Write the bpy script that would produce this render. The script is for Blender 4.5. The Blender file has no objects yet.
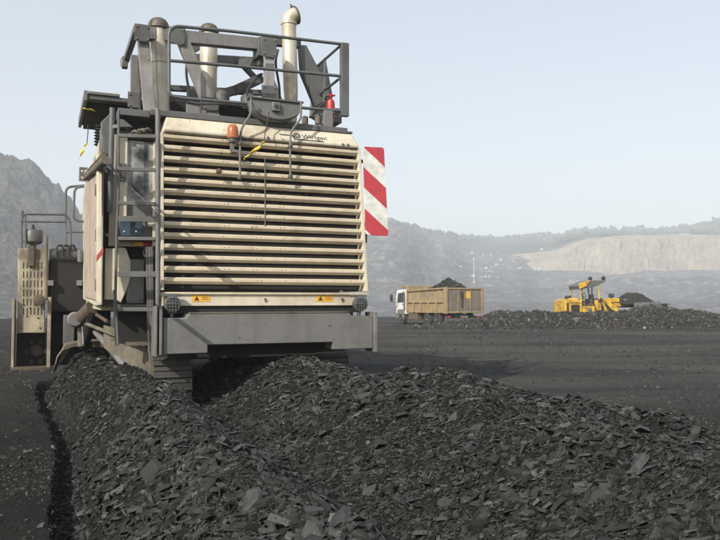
import bpy, math, random
import numpy as np
from mathutils import Vector, Matrix
random.seed(7)
rng = np.random.default_rng(11)
sc = bpy.context.scene
COL = sc.collection
R = math.radians

# ------------------------------------------------------------------ camera
F = 740.0                     # focal length in photo pixels (photo 720 x 540)
HC = 1.6
PITCH = math.atan(30 / F)
cam_d = bpy.data.cameras.new('camera'); cam = bpy.data.objects.new('camera', cam_d); COL.objects.link(cam)
cam.location = (0, 0, HC); cam.rotation_euler = (R(90) + PITCH, 0, 0)
cam_d.sensor_width = 36; cam_d.lens = 36 * F / 720
cam_d.clip_start = 0.05; cam_d.clip_end = 9000
sc.camera = cam

def ray(px, py):
    a = (px - 360) / F; b = (270 - py) / F
    return Vector((a, math.cos(PITCH) - b * math.sin(PITCH), math.sin(PITCH) + b * math.cos(PITCH)))

TH = R(23.17)
U = Vector((math.cos(TH), math.sin(TH), 0)); V = Vector((-math.sin(TH), math.cos(TH), 0))
O = ray(163, 288) * 10.0; O = Vector((O.x, O.y, 0))
CAMP = Vector((0, 0, HC))
def A(px, py, v):             # survey point on the machine's own plane v = const (metres in machine axes)
    d = ray(px, py); t = (v - (CAMP - O).dot(V)) / d.dot(V)
    p = CAMP + d * t
    return Vector(((p - O).dot(U), v, p.z))
def S(px, py, u):             # same on a plane u = const
    d = ray(px, py); t = (u - (CAMP - O).dot(U)) / d.dot(U)
    p = CAMP + d * t
    return Vector((u, (p - O).dot(V), p.z))

# ------------------------------------------------------------------ materials
def nodes(name):
    m = bpy.data.materials.new(name); m.use_nodes = True
    nt = m.node_tree; b = nt.nodes['Principled BSDF']
    return m, nt, b
def N(nt, t, **kw):
    n = nt.nodes.new(t)
    for k, v in kw.items(): setattr(n, k, v)
    return n
def noise(nt, scale, detail=5, rough=.55, coord='Object', stretch=None):
    tc = N(nt, 'ShaderNodeTexCoord'); n = N(nt, 'ShaderNodeTexNoise')
    n.inputs['Scale'].default_value = scale; n.inputs['Detail'].default_value = detail; n.inputs['Roughness'].default_value = rough
    if stretch:
        mp = N(nt, 'ShaderNodeMapping'); mp.inputs['Scale'].default_value = stretch
        nt.links.new(tc.outputs[coord], mp.inputs['Vector']); nt.links.new(mp.outputs[0], n.inputs['Vector'])
    else: nt.links.new(tc.outputs[coord], n.inputs['Vector'])
    return n.outputs['Fac']
def ramp(nt, src, a, b, lo=0., hi=1.):
    m = N(nt, 'ShaderNodeMapRange'); m.inputs['From Min'].default_value = a; m.inputs['From Max'].default_value = b
    m.inputs['To Min'].default_value = lo; m.inputs['To Max'].default_value = hi
    nt.links.new(src, m.inputs['Value']); return m.outputs[0]
def mix(nt, fac, a, b):
    m = N(nt, 'ShaderNodeMix', data_type='RGBA')
    for i, x in ((6, a), (7, b)):
        if isinstance(x, tuple): m.inputs[i].default_value = (*x, 1)
        else: nt.links.new(x, m.inputs[i])
    if isinstance(fac, float): m.inputs[0].default_value = fac
    else: nt.links.new(fac, m.inputs[0])
    return m.outputs[2]
def math_(nt, op, a, b=None):
    m = N(nt, 'ShaderNodeMath', operation=op)
    for i, x in enumerate((a, b)):
        if x is None: continue
        if isinstance(x, (int, float)): m.inputs[i].default_value = x
        else: nt.links.new(x, m.inputs[i])
    return m.outputs[0]
def bump(nt, b, h, strength=.3, dist=.02):
    n = N(nt, 'ShaderNodeBump'); n.inputs['Strength'].default_value = strength; n.inputs['Distance'].default_value = dist
    nt.links.new(h, n.inputs['Height']); nt.links.new(n.outputs[0], b.inputs['Normal'])

def paint(name, col, dirt, amt=.5, rough=.5, metal=0., streak=True, spots=None, dist=.004):
    m, nt, b = nodes(name)
    n1 = noise(nt, 2.2, 8, .65)
    c = mix(nt, ramp(nt, n1, .58 - amt * .25, .78 - amt * .12), col, dirt)
    if streak:
        n2 = noise(nt, 9, 6, .6, stretch=(1, 1, .12))
        c = mix(nt, ramp(nt, n2, .5, .72, 0, amt), c, dirt)
    n3 = noise(nt, 60, 3, .6)
    c = mix(nt, ramp(nt, n3, .55, .75, 0, .35 * amt), c, tuple(x * .5 for x in dirt))
    if spots:
        n4 = noise(nt, 14, 4, .7); c = mix(nt, ramp(nt, n4, .66, .69), c, spots)
    nt.links.new(c, b.inputs['Base Color'])
    nt.links.new(ramp(nt, n1, .3, .8, rough - .1, min(1, rough + .25)), b.inputs['Roughness'])
    b.inputs['Metallic'].default_value = metal
    bump(nt, b, noise(nt, 35, 5, .6), .35, dist)
    return m

M = {}
M['oldcream'] = paint('grimy_cream', (.46, .40, .29), (.14, .115, .085), .95, .6, spots=(.06, .05, .04))
M['cream'] = paint('cream_paint', (.60, .545, .43), (.40, .34, .25), .45, .42, spots=(.16, .10, .06))
M['slat'] = paint('slat_paint', (.55, .475, .35), (.38, .31, .22), .45, .45, spots=(.14, .10, .07))
M['grey'] = paint('grey_paint', (.155, .153, .147), (.10, .097, .088), .55, .5, spots=(.06, .055, .05))
M['dkgrey'] = paint('dark_grey_paint', (.105, .107, .105), (.06, .057, .052), .5, .5, spots=(.12, .10, .08))
M['beam'] = paint('frame_grey', (.17, .168, .168), (.10, .092, .085), .6, .5, spots=(.22, .19, .16))
M['brace'] = paint('pale_brace', (.30, .295, .29), (.16, .15, .135), .7, .5, spots=(.09, .07, .06))
M['rail'] = paint('rail_green_grey', (.10, .112, .112), (.06, .055, .05), .5, .4)
M['black'] = paint('black_grime_shade', (.012, .012, .012), (.022, .02, .018), .6, .8, streak=False)  # near-black for dark parts, and for shade painted into recesses
M['rubber'] = paint('rubber', (.025, .025, .025), (.06, .055, .05), .5, .85, streak=False)
M['steel'] = paint('exhaust_steel', (.60, .56, .46), (.34, .27, .18), .5, .42, .3)
M['capsteel'] = paint('rain_cap_steel', (.14, .12, .10), (.07, .055, .045), .5, .55, .4)
M['rust'] = paint('rusty_steel', (.12, .085, .06), (.05, .04, .033), .7, .8)
M['dust'] = paint('dusty_brown_steel', (.155, .135, .10), (.07, .06, .048), .7, .8)
M['track'] = paint('track_steel', (.060, .056, .05), (.03, .028, .026), .6, .7, .2)
M['pink'] = paint('dusty_pink_panel', (.42, .345, .28), (.25, .19, .15), .6, .6)
M['chrome'] = paint('bright_rod', (.75, .75, .75), (.4, .4, .4), .2, .2, .9, streak=False)
M['red'] = paint('red_paint', (.42, .03, .03), (.25, .04, .04), .3, .35)
M['white'] = paint('white_paint', (.72, .72, .70), (.36, .33, .29), .65, .4)
M['yellow'] = paint('yellow_paint', (.66, .40, .05), (.30, .2, .07), .55, .5)
M['machyellow'] = paint('machine_yellow', (.70, .42, .025), (.17, .11, .035), .75, .5)
M['tipper'] = paint('tipper_paint', (.40, .27, .10), (.19, .155, .11), 1.2, .8, spots=(.13, .10, .08))
M['tipper_back'] = paint('tailgate_paint', (.20, .165, .12), (.115, .095, .08), .8, .75, spots=(.42, .27, .08))
M['orange'] = paint('orange_label', (.80, .42, .03), (.45, .25, .05), .4, .5)
M['blue'] = paint('blue_grey_box', (.045, .07, .10), (.03, .035, .04), .5, .45)
M['ink'] = paint('black_ink', (.03, .03, .03), (.05, .05, .05), .3, .6, streak=False)
M['tape'] = paint('yellow_tape', (.75, .55, .05), (.2, .14, .03), .6, .5, streak=False)
M['concrete'] = paint('pale_shed', (.50, .50, .47), (.36, .36, .34), .4, .8)
def soot_mat():
    m, nt, b = nodes('soot_stained_panel')
    tc = N(nt, 'ShaderNodeTexCoord'); fac = None
    for (px, py, sx, sz) in ((142, 156, .19, .21), (140, 186, .19, .27)):
        c = A(px, py, .12)
        mp = N(nt, 'ShaderNodeMapping'); mp.vector_type = 'POINT'
        mp.inputs['Location'].default_value = (-c.x / sx, 0, -c.z / sz); mp.inputs['Scale'].default_value = (1 / sx, 0, 1 / sz)
        g = N(nt, 'ShaderNodeTexGradient', gradient_type='SPHERICAL')
        nt.links.new(tc.outputs['Object'], mp.inputs['Vector']); nt.links.new(mp.outputs[0], g.inputs['Vector'])
        fac = g.outputs['Fac'] if fac is None else math_(nt, 'ADD', fac, g.outputs['Fac'])
    n1 = noise(nt, 9, 5)
    f2 = ramp(nt, math_(nt, 'ADD', fac, ramp(nt, n1, .3, .7, -.15, .15)), .0, .7)
    c = mix(nt, ramp(nt, n1, .4, .7), (.42, .42, .41), (.30, .30, .29))
    nt.links.new(mix(nt, f2, c, (.03, .03, .03)), b.inputs['Base Color'])
    b.inputs['Roughness'].default_value = .6
    return m
M['soot'] = soot_mat()
def beacon_mat():
    m, nt, b = nodes('amber_lens'); b.inputs['Base Color'].default_value = (.42, .13, .05, 1)
    b.inputs['Roughness'].default_value = .25; b.inputs['Transmission Weight'].default_value = .15; return m
M['amber'] = beacon_mat()
def glass_mat():
    m, nt, b = nodes('dark_glass'); b.inputs['Base Color'].default_value = (.04, .05, .055, 1)
    b.inputs['Roughness'].default_value = .12; b.inputs['Specular IOR Level'].default_value = .8; return m
M['glass'] = glass_mat()

# ------------------------------------------------------------------ mesh builder
class MB:
    def __init__(s): s.v = []; s.f = []; s.cut = []
    def add(s, vs, fs):
        o = len(s.v); s.cut.append((o, len(s.f))); s.v += [tuple(p) for p in vs]; s.f += [tuple(i + o for i in f) for f in fs]; return s
    def box(s, a, b):
        x0, y0, z0 = [min(p, q) for p, q in zip(a, b)]; x1, y1, z1 = [max(p, q) for p, q in zip(a, b)]
        vs = [(x0,y0,z0),(x1,y0,z0),(x1,y1,z0),(x0,y1,z0),(x0,y0,z1),(x1,y0,z1),(x1,y1,z1),(x0,y1,z1)]
        return s.add(vs, [(0,3,2,1),(4,5,6,7),(0,1,5,4),(1,2,6,5),(2,3,7,6),(3,0,4,7)])
    def beam(s, p, q, w, h, up=(0, 0, 1)):       # w across, h along 'up'
        p = Vector(p); q = Vector(q); d = (q - p).normalized(); up = Vector(up)
        x = d.cross(up).normalized(); y = x.cross(d).normalized()
        vs = []
        for c in (p, q):
            for (i, j) in ((-1,-1),(1,-1),(1,1),(-1,1)): vs.append(c + x * i * w / 2 + y * j * h / 2)
        return s.add(vs, [(0,1,2,3),(7,6,5,4),(0,4,5,1),(1,5,6,2),(2,6,7,3),(3,7,4,0)])
    def prism(s, poly, ext):                      # poly: 3D points, ext: vector
        n = len(poly); ext = Vector(ext); vs = [Vector(p) for p in poly] + [Vector(p) + ext for p in poly]
        fs = [tuple(range(n)), tuple(range(2 * n - 1, n - 1, -1))]
        for i in range(n): j = (i + 1) % n; fs.append((i, i + n, j + n, j))
        return s.add(vs, fs)
    def tube(s, pts, r, n=12, closed=False, caps=True):
        pts = [Vector(p) for p in pts]; m = len(pts); rings = []; prev = None
        rr = r if isinstance(r, (list, tuple)) else [r] * m
        for i, p in enumerate(pts):
            if closed: d = (pts[(i + 1) % m] - pts[i - 1]).normalized()
            else:
                a = pts[max(i - 1, 0)]; b = pts[min(i + 1, m - 1)]; d = (b - a).normalized()
            if prev is None:
                t = Vector((0, 0, 1)) if abs(d.z) < .9 else Vector((1, 0, 0)); x = d.cross(t).normalized()
            else: x = (prev - d * prev.dot(d)).normalized()
            prev = x; y = d.cross(x)
            rings.append([p + (x * math.cos(2 * math.pi * k / n) + y * math.sin(2 * math.pi * k / n)) * rr[i] for k in range(n)])
        vs = [q for r_ in rings for q in r_]; fs = []
        for i in range(m if closed else m - 1):
            a = i * n; b = ((i + 1) % m) * n
            for k in range(n): l = (k + 1) % n; fs.append((a + k, b + k, b + l, a + l))
        if caps and not closed: fs.append(tuple(range(n))); fs.append(tuple(range((m - 1) * n + n - 1, (m - 1) * n - 1, -1)))
        return s.add(vs, fs)
    def lathe(s, prof, base, axis=(0, 0, 1), n=20):   # prof: (radius, height)
        base = Vector(base); ax = Vector(axis).normalized()
        return s.tube([base + ax * h for r, h in prof], [max(r, 1e-4) for r, h in prof], n)
    def each(s, name, mat, parent=None, bevel=.006):      # one object per added primitive
        cuts = s.cut + [(len(s.v), len(s.f))]; out = []
        for (v0, f0), (v1, f1) in zip(cuts, cuts[1:]):
            m = MB(); m.add(s.v[v0:v1], [tuple(i - v0 for i in f) for f in s.f[f0:f1]]); out.append(m.build(name, mat, parent, bevel))
        return out[0]
    def build(s, name, mat, parent=None, bevel=.006, smooth=True, col=None):
        me = bpy.data.meshes.new(name); me.from_pydata(s.v, [], s.f); me.update()
        import bmesh
        bm = bmesh.new(); bm.from_mesh(me); bmesh.ops.recalc_face_normals(bm, faces=bm.faces); bm.to_mesh(me); bm.free()
        if smooth:
            me.shade_smooth(); me.set_sharp_from_angle(angle=R(35))
        me.materials.append(mat)
        o = bpy.data.objects.new(name, me); COL.objects.link(o)
        if parent is not None: o.parent = parent
        if bevel:
            bv = o.modifiers.new('bevel', 'BEVEL'); bv.width = bevel; bv.segments = 2; bv.limit_method = 'ANGLE'; bv.angle_limit = R(40)
            bv.use_clamp_overlap = True
        return o
def rounded(pts, r, n=5):         # fillet the corners of a polyline
    pts = [Vector(p) for p in pts]; out = [pts[0]]
    for a, b, c in zip(pts, pts[1:], pts[2:]):
        u = (a - b).normalized(); w = (c - b).normalized(); rr = min(r, (a - b).length * .45, (c - b).length * .45)
        p0 = b + u * rr; p1 = b + w * rr
        for i in range(n + 1):
            t = i / n; out.append(p0 * (1 - t) ** 2 + b * 2 * t * (1 - t) + p1 * t * t)
    out.append(pts[-1]); return out
def empty(name, loc, rz=0):
    o = bpy.data.objects.new(name, None); COL.objects.link(o); o.location = loc; o.rotation_euler = (0, 0, rz); o.empty_display_size = .3; return o
def tag(o, label, cat, group=None, kind=None):
    o['label'] = label; o['category'] = cat
    if group: o['group'] = group
    if kind: o['kind'] = kind
    return o
def ux(p, dx=0, dv=0, dz=0): return Vector((p.x + dx, p.y + dv, p.z + dz))

# ================================================================== SURFACE MINER
mc = tag(empty('surface_miner', (O.x, O.y, 0), TH),
         'huge cream and grey surface miner with louvred grille and exhaust pipes, straddling the coal windrows', 'surface miner')
UR = A(365, 292, 0).x                        # right edge of the grille
ZB = A(163, 288, 0).z; ZT = A(163, 133, .19).z
def lean(z): return max(0, (z - ZB)) * .095
NS = 14; PITCHZ = (ZT - ZB) / NS
# louvre slats
prof = [(.03, .092), (-.004, .089), (-.033, .072), (-.036, .036), (.000, .0), (.05, .0)]
for i in range(NS):
    z0 = ZB + i * PITCHZ + PITCHZ * .38
    mb = MB(); v0 = lean(z0); jz = random.uniform(-.004, .004); z0 += random.uniform(-.002, .002)
    uR = UR - .012 - .0
    mb.prism([(.012, v0 + a, z0 + b) for a, b in prof], (uR - .012 - .03 * (i / NS), random.uniform(-.004, .004), jz))
    sl = mb.build('louvre_slat', M['slat'], mc, .003)
    bt = MB()
    for uu in (.84, .90, 1.24, 1.30, 1.66, 1.72) if i % 2 else (.82, 1.3, 1.36, 1.72):
        bt.lathe([(.007, 0), (.007, .004)], (uu, v0 - .0335, z0 + .055), (0, -1, 0), 8)
    bt.each('bolt', M['ink'], sl, 0)
# grille frame : left, right uprights, backing
g = MB()
g.prism([(-.03, lean(ZB) - .04, ZB - .03), (-.03, lean(ZT) - .04, ZT), (-.03, .30, ZT), (-.03, .14, ZB - .03)], (.04, 0, 0))
g.prism([(UR - .012, -.04, ZB - .03), (UR - .05, lean(ZT) - .04, ZT + .02), (UR - .05, .9, ZT + .02), (UR - .012, .9, ZB - .03)], (.05, 0, 0))
g.each('grille_upright', M['cream'], mc, .006)
MB().prism([(.02, .16, ZB - .02), (.02, .36, ZT), (.02, .5, ZT), (.02, .3, ZB - .02)], (UR - .08, 0, 0)).build('radiator_core', M['black'], mc, 0)
# thin vertical pull rod over the upper slats
p0 = A(265, 158, .12); p1 = A(265, 226, .05)
MB().tube([p0, p1], .008, 8).build('pull_rod', M['dkgrey'], mc, 0)
# cowl over the grille
cz = ZT + .005
cprof = [(lean(ZT) - .045, cz), (lean(ZT) - .05, cz + .05), (.27, cz + .23), (.33, cz + .262), (.95, cz + .29), (.95, cz)]
mb = MB(); nL = len(cprof)
Lv = [(-.0 if k in (0, 5) else (.0 if k == 1 else .06), a, b) for k, (a, b) in enumerate(cprof)]
Rv = [(UR - (.03, .035, .085, .10, .10, .03)[k], a, b) for k, (a, b) in enumerate(cprof)]
mb.add(Lv + Rv, [tuple(range(nL)), tuple(range(2 * nL - 1, nL - 1, -1))] + [(i, i + nL, (i + 1) % nL + nL, (i + 1) % nL) for i in range(nL)])
mb.build('cowl', M['cream'], mc, .02)
mb = MB(); mb.box((.02, lean(ZT) - .058, ZT + .012), (UR - .06, lean(ZT) - .048, ZT + .03)); mb.build('cowl_seam', M['dust'], mc, .002)
# ---- lettering on the cowl: slanted face
fa = Vector((0, lean(ZT) - .05, cz + .05)); fb = Vector((0, .27, cz + .23)); fd = (fb - fa).normalized(); fn = Vector((0, -fd.z, fd.y)).normalized()
if fn.y > 0: fn = -fn
def on_cowl(u, s, off=.002): return Vector((u, 0, 0)) + fa + fd * s + fn * off
def letters(txt, size, name, mat, mtx, parent, ext=.0015, align='LEFT', bold=0.):
    cu = bpy.data.curves.new(name, 'FONT'); cu.body = txt; cu.size = size; cu.extrude = ext; cu.align_x = align; cu.offset = bold
    o = bpy.data.objects.new('tmp', cu); COL.objects.link(o)
    dg = bpy.context.evaluated_depsgraph_get(); me = bpy.data.meshes.new_from_object(o.evaluated_get(dg))
    bpy.data.objects.remove(o)
    me.transform(mtx); me.materials.clear(); me.materials.append(mat); me.name = name
    o = bpy.data.objects.new(name, me); COL.objects.link(o); o.parent = parent; return o
face = Matrix((( 1, 0, 0, 0), (0, fd.y, fn.y, 0), (0, fd.z, fn.z, 0), (0, 0, 0, 1)))
uL0 = A(303, 136, .15).x; uL1 = A(322, 138, .15).x
letters('Wirtgen', .118, 'maker_lettering', M['ink'], Matrix.Translation(on_cowl(uL0, .055, .003)) @ face, mc, .002, bold=-.0008)
# emblem: ring with hub, chevron line and underline bar
mb = MB()
cc = on_cowl(A(298, 134, .15).x, .098, .004)
ring = [cc + Vector((math.cos(t) * .050, 0, 0)) + fd * math.sin(t) * .050 for t in np.linspace(0, 2 * math.pi, 28, endpoint=False)]
mb.tube(ring, .006, 6, closed=True)
for t in np.linspace(0, 2 * math.pi, 6, endpoint=False):
    mb.tube([cc + Vector((math.cos(t) * .02, 0, 0)) + fd * math.sin(t) * .02, cc + Vector((math.cos(t + .4) * .046, 0, 0)) + fd * math.sin(t + .4) * .046], .005, 5)
ring = [cc + Vector((math.cos(t) * .02, 0, 0)) + fd * math.sin(t) * .02 for t in np.linspace(0, 2 * math.pi, 16, endpoint=False)]
mb.tube(ring, .004, 6, closed=True)
mb.build('maker_emblem', M['ink'], mc, 0)
mb = MB(); ua = A(280, 134, .15).x; ub = A(294, 134, .15).x; uc_ = A(296, 138, .15).x; ue = A(324, 140, .15).x
mb.prism([on_cowl(ua, .10), on_cowl(ub, .10), on_cowl(uc_, .028), on_cowl(ue, .028), on_cowl(ue + .01, .010), on_cowl(uc_ - .02, .010), on_cowl(ub - .015, .082), on_cowl(ua + .02, .082)], fn * .003)
mb.build('logo_bar', M['ink'], mc, 0)
letters('22', .085, 'number_mark', M['dkgrey'], Matrix.Translation(on_cowl(A(342, 144, .15).x, .0, .003)) @ face, mc)
bpy.data.objects.remove(bpy.data.objects['number_mark'])      # too blurred in the photo to read: only its two bolts
mb = MB()
for pxx in (268, 343, 348):
    p = on_cowl(A(pxx, 145, .15).x, .0, 0); mb.lathe([(.022, 0), (.022, .008), (.012, .014)], p, fn, 10)
mb.each('latch', M['dkgrey'], mc, 0)

# ---- lower cream strip, labels, lights, bumper
zs1 = A(200, 292.5, -.06).z; zs0 = A(200, 306, -.06).z
MB().box((-.0, -.08, zs0), (UR - .02, .3, zs1)).build('lower_panel', M['cream'], mc, .008)
MB().box((-.02, -.11, zs1 - .028), (UR + .0, -.06, zs1 + .004)).build('panel_lip', M['slat'], mc, .006)
MB().box((.1, -.04, zs0 - .1), (UR - .1, .3, zs0 - .003)).build('gap_plate', M['black'], mc, 0)
for (a, b) in ((192, 210), (316, 333)):
    p = A(a, 301.7, -.082); q = A(b, 295, -.082); w = q.x - p.x
    lb = MB().box((p.x, -.0845, p.z), (q.x, -.0805, q.z)).build('warning_label', M['orange'], mc, 0)
    tri = MB(); cx = p.x + w * .26; hz = (q.z - p.z)
    tri.prism([(cx - .035, -.0848, p.z + .015), (cx + .035, -.0848, p.z + .015), (cx, -.0848, q.z - .015)], (0, -.0015, 0))
    tri.box((p.x + w * .55, -.0863, p.z + hz * .3), (q.x - .015, -.0848, p.z + hz * .38)); tri.box((p.x + w * .55, -.0863, p.z + hz * .6), (q.x - .03, -.0848, p.z + hz * .68))
    tri.build('label_mark', M['ink'], lb, 0)
mb = MB()
for pxx in (265, 342): 
    p = A(pxx, 299, -.08); mb.lathe([(.016, 0), (.016, .02), (.008, .03)], p, (0, -1, 0), 10); mb.box((p.x - .006, -.1, p.z - .04), (p.x + .006, -.085, p.z))
mb.build('toggle', M['dkgrey'], mc, 0)
# bumper
VB = -.40
def P(px, py, v=VB): return A(px, py, v)
zt = P(250, 313.5).z; zst = P(180, 318).z; zb = P(250, 344).z; zbb = P(180, 354).z
u0 = P(163, 330).x; u1 = P(186, 330).x; u2 = P(208, 330).x; u3 = P(333, 330).x; u4 = P(352, 330).x; u5 = P(373, 330).x
poly = [(u0, VB, zbb), (u2, VB, zbb), (u2, VB, zb), (u3, VB, zb), (u3, VB, zbb), (u5, VB, zbb), (u5, VB, zst), (u4, VB, zst), (u4 - .03, VB, zt), (u1 + .03, VB, zt), (u1, VB, zst), (u0, VB, zst)]
MB().prism(poly, (0, .33, 0)).build('bumper', M['grey'], mc, .012)
MB().box((u1 + .05, VB - .006, zt + .002), (u4 - .05, VB + .12, zt + .02)).build('bumper_top_strip', M['dust'], mc, .003)
for (a, b, ya, yb) in ((154.5, 157.5, 306, 357), (159, 162.5, 306, 355), (374, 377, 312, 352)):
    p = P(a, yb, VB - .03); q = P(b, ya, VB - .03); MB().box((p.x, VB - .05, p.z), (q.x, VB + .30, q.z)).build('side_plate', M['beam'], mc, .006)
for pxc in (172.5, 361):
    c = A(pxc, 304, -.30); rr = 8.2 / F * 9.8
    wl = MB(); wl.lathe([(rr * .5, .0), (rr * .85, .05), (rr, .10), (rr, .16), (rr * .92, .165)], c + Vector((0, .16, 0)), (0, -1, 0), 24)
    wl.box((c.x - rr * 1.1, c.y + .02, c.z + rr * .9), (c.x + rr * .9, c.y + .16, c.z + rr * 1.25)); wl.box((c.x - .02, c.y + .05, c.z - rr - .1), (c.x + .02, c.y + .12, c.z - rr * .8))
    w = wl.build('work_light', M['dkgrey'], mc, .004)
    ln = MB(); ln.lathe([(rr * .88, 0), (rr * .7, .012), (rr * .3, .02), (.001, .022)], c + Vector((0, -.004, 0)), (0, -1, 0), 24); ln.build('lens', M['glass'], w, 0)
    gd = MB()
    for k in range(-2, 3):
        hh = math.sqrt(max(0, rr ** 2 - (k * rr * .36) ** 2)) * .95
        gd.tube([c + Vector((k * rr * .36, -.028, -hh)), c + Vector((k * rr * .36, -.028, hh))], .005, 6)
        gd.tube([c + Vector((-hh, -.03, k * rr * .36)), c + Vector((hh, -.03, k * rr * .36))], .005, 6)
    gd.build('lamp_guard', M['dkgrey'], w, 0)

# ---- red and white warning board at the right
bp = [A(363, 146.5, .2), A(384, 147.5, .2), A(388.5, 236, .02), A(366, 235, .02)]
sm, nt, b = nodes('hazard_board')
geo = N(nt, 'ShaderNodeTexCoord'); sp = N(nt, 'ShaderNodeSeparateXYZ'); nt.links.new(geo.outputs['Object'], sp.inputs[0])
SU0 = bp[0].x; SZ0 = bp[0].z
s_ = math_(nt, 'SUBTRACT', math_(nt, 'MULTIPLY', math_(nt, 'SUBTRACT', SZ0, sp.outputs[2]), 1.0), math_(nt, 'MULTIPLY', math_(nt, 'SUBTRACT', sp.outputs[0], SU0), .86))
per = 22.2 / F * 11.15 * 2
fr = math_(nt, 'FRACT', math_(nt, 'ADD', math_(nt, 'DIVIDE', s_, per), 2.0))
isred = math_(nt, 'GREATER_THAN', fr, .5)
nn = noise(nt, 7, 6, .65)
rc = mix(nt, ramp(nt, nn, .45, .75), (.44, .04, .05), (.30, .035, .045)); wc = mix(nt, ramp(nt, nn, .42, .72), (.66, .65, .61), (.42, .41, .38))
nt.links.new(mix(nt, isred, wc, rc), b.inputs['Base Color']); b.inputs['Roughness'].default_value = .4
def rounded_poly(pts, r, n=4):
    pts = [Vector(p) for p in pts]; out = []
    for i in range(len(pts)):
        a, b_, c = pts[i - 1], pts[i], pts[(i + 1) % len(pts)]
        p0 = b_ + (a - b_).normalized() * r; p1 = b_ + (c - b_).normalized() * r
        for k in range(n + 1):
            t = k / n; out.append(p0 * (1 - t) ** 2 + b_ * 2 * t * (1 - t) + p1 * t * t)
    return out
wb = MB().prism(rounded_poly(bp, .045), (0, .022, 0)).build('warning_board', sm, mc, .003)
wb['label'] = 'red and white diagonally striped warning board'
mb = MB(); mb.box((UR + .0, .16, bp[3].z + .15), (bp[3].x + .25, .2, bp[3].z + .20)); mb.box((UR, .22, bp[0].z - .25), (bp[3].x + .25, .26, bp[0].z - .20))
mb.tube([A(366, 232, .1), A(366, 243, .1)], .02, 8); mb.each('board_bracket', M['dkgrey'], mc, .003)

# ---- main body behind the grille
US = -.80
ZD = cz + .27
MB().box((US + .06, .95, 1.45), (UR - .02, 4.7, ZD - .14)).build('engine_housing', M['cream'], mc, .02)
MB().box((.9, 4.72, 1.45), (UR - .04, 10.5, ZD - .4)).build('front_housing', M['cream'], mc, .02)
MB().box((.25, .5, .75), (UR - .3, 9.5, 1.43)).build('chassis', M['black'], mc, .01)
# deck beam
db = A(220, 119, .33)
MB().box((A(150, 116, .33).x, .30, db.z - .04), (A(347, 127, .33).x, .42, db.z + .045)).build('deck_beam', M['dkgrey'], mc, .008)
MB().box((A(118, 117, .33).x, .32, db.z - .075), (A(150, 116, .33).x - .004, .62, db.z + .02)).build('deck_edge', M['dkgrey'], mc, .006)
MB().box((A(120, 116, .33).x, .44, db.z - .0), (UR - .02, 3.2, db.z + .03)).build('deck', M['dkgrey'], mc, .004)
e = A(190, 96, 2.0)
MB().box((A(150, 100, 2.2).x, 2.0, db.z + .04), (A(288, 100, 2.2).x, 5, e.z)).build('engine_cover', M['black'], mc, .02)
for k in range(3):
    a_ = A(196 + k * 27, 95, 1.6); MB().lathe([(.09, 0), (.13, .05), (.13, .2), (.06, .26)], (a_.x, 1.7, e.z - .2), (0, 0, 1), 14).build('filler_cap', M['dkgrey'], mc, 0)

# ---- railing on the deck
vr = .36; rt = .024
rail = MB()
loop = [A(341, 44, vr), A(230, 31, vr), A(169, 25.5, vr), A(169, 95, vr), A(180, 98, vr), A(342, 111, vr)]
rail.tube(rounded(loop, .16, 7), rt, 12)
rail.tube([A(169, 60.5, vr), A(230, 65.5, vr), A(340, 76, vr)], rt, 12)
rail.tube([A(340, 46, vr), A(315, 68, vr + .9)], rt * .9, 10); rail.tube([A(339, 79, vr), A(316, 97, vr + .9)], rt * .9, 10); rail.tube([A(338, 112, vr), A(310, 117, vr + .9)], rt * .9, 10)
rail.tube([A(315, 66, vr + .9), A(315.5, 120, vr + .9)], rt * .9, 10); rail.tube([A(325, 58, vr + .55), A(324, 118, vr + .5)], rt * .8, 10)
rail.build('railing', M['rail'], mc, 0)
p = A(340.5, 43, vr); q = A(348, 117, vr); MB().box((p.x, vr - .05, q.z), (q.x, vr + .04, p.z)).build('railing_end_post', M['rail'], mc, .006)
mb = MB()
for pxx in (194, 330):
    p = A(pxx, 101 if pxx < 200 else 111, vr); mb.box((p.x - .11, vr - .03, db.z + .02), (p.x + (.08 if pxx < 200 else .04), vr + .03, p.z + (-.02 if pxx < 200 else .0)))
mb.each('railing_foot', M['beam'], mc, .006)

# ---- raised frame
def bar(name, p, q, w, h, mat, up=(0, 0, 1)): return MB().beam(p, q, w, h, up).build(name, mat, mc, .006)
Y_ = Vector((0, 1, 0))
s1 = 11.3 / F
bar('cross_beam', A(143, 33.5, 1.3), A(262, 45, 1.3), .14, 12.5 * s1, M['beam'])
bar('cross_beam', A(186, 59, 2.3), A(263, 63, 2.3), .14, .16, M['dkgrey'])
p = A(258.5, 36.5, 1.15); q = A(264.5, 56, 1.15); MB().box((p.x, 1.15, q.z), (q.x, 1.5, p.z)).build('end_plate', M['dkgrey'], mc, .006)
bar('frame_post', A(134.5, 56, 1.5), A(134.5, 116, 1.5), 7.5 * s1, .12, M['beam'], Y_)
bar('frame_strut', A(142, 28, 1.1), A(150, 117, 1.1), .17, .10, M['brace'], Y_)
bar('frame_strut', A(137, 29, 1.15), A(139, 33, 2.7), .10, .11, M['beam'])
bar('frame_strut', A(136.5, 29, 1.15), A(126, 60, 2.6), .09, .10, M['beam'])
mb = MB(); p = A(126, 60, 2.5); mb.box((p.x - .06, 2.45, p.z - .13), (p.x + .03, 2.6, p.z + .05)); mb.build('lamp_bracket', M['dkgrey'], mc, .006)
MB().tube([A(122, 57, 2.5), A(120.5, 60, 2.5), A(121, 66, 2.5), A(124, 68, 2.5)], .008, 6).build('wire_loop', M['grey'], mc, 0)
bar('frame_strut', A(177.5, 28, .8), A(214, 118, .8), .175, .12, M['brace'], Y_)
bar('frame_post', A(269, 38, .72), A(269, 100, .72), .145, .12, M['brace'], Y_)
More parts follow.
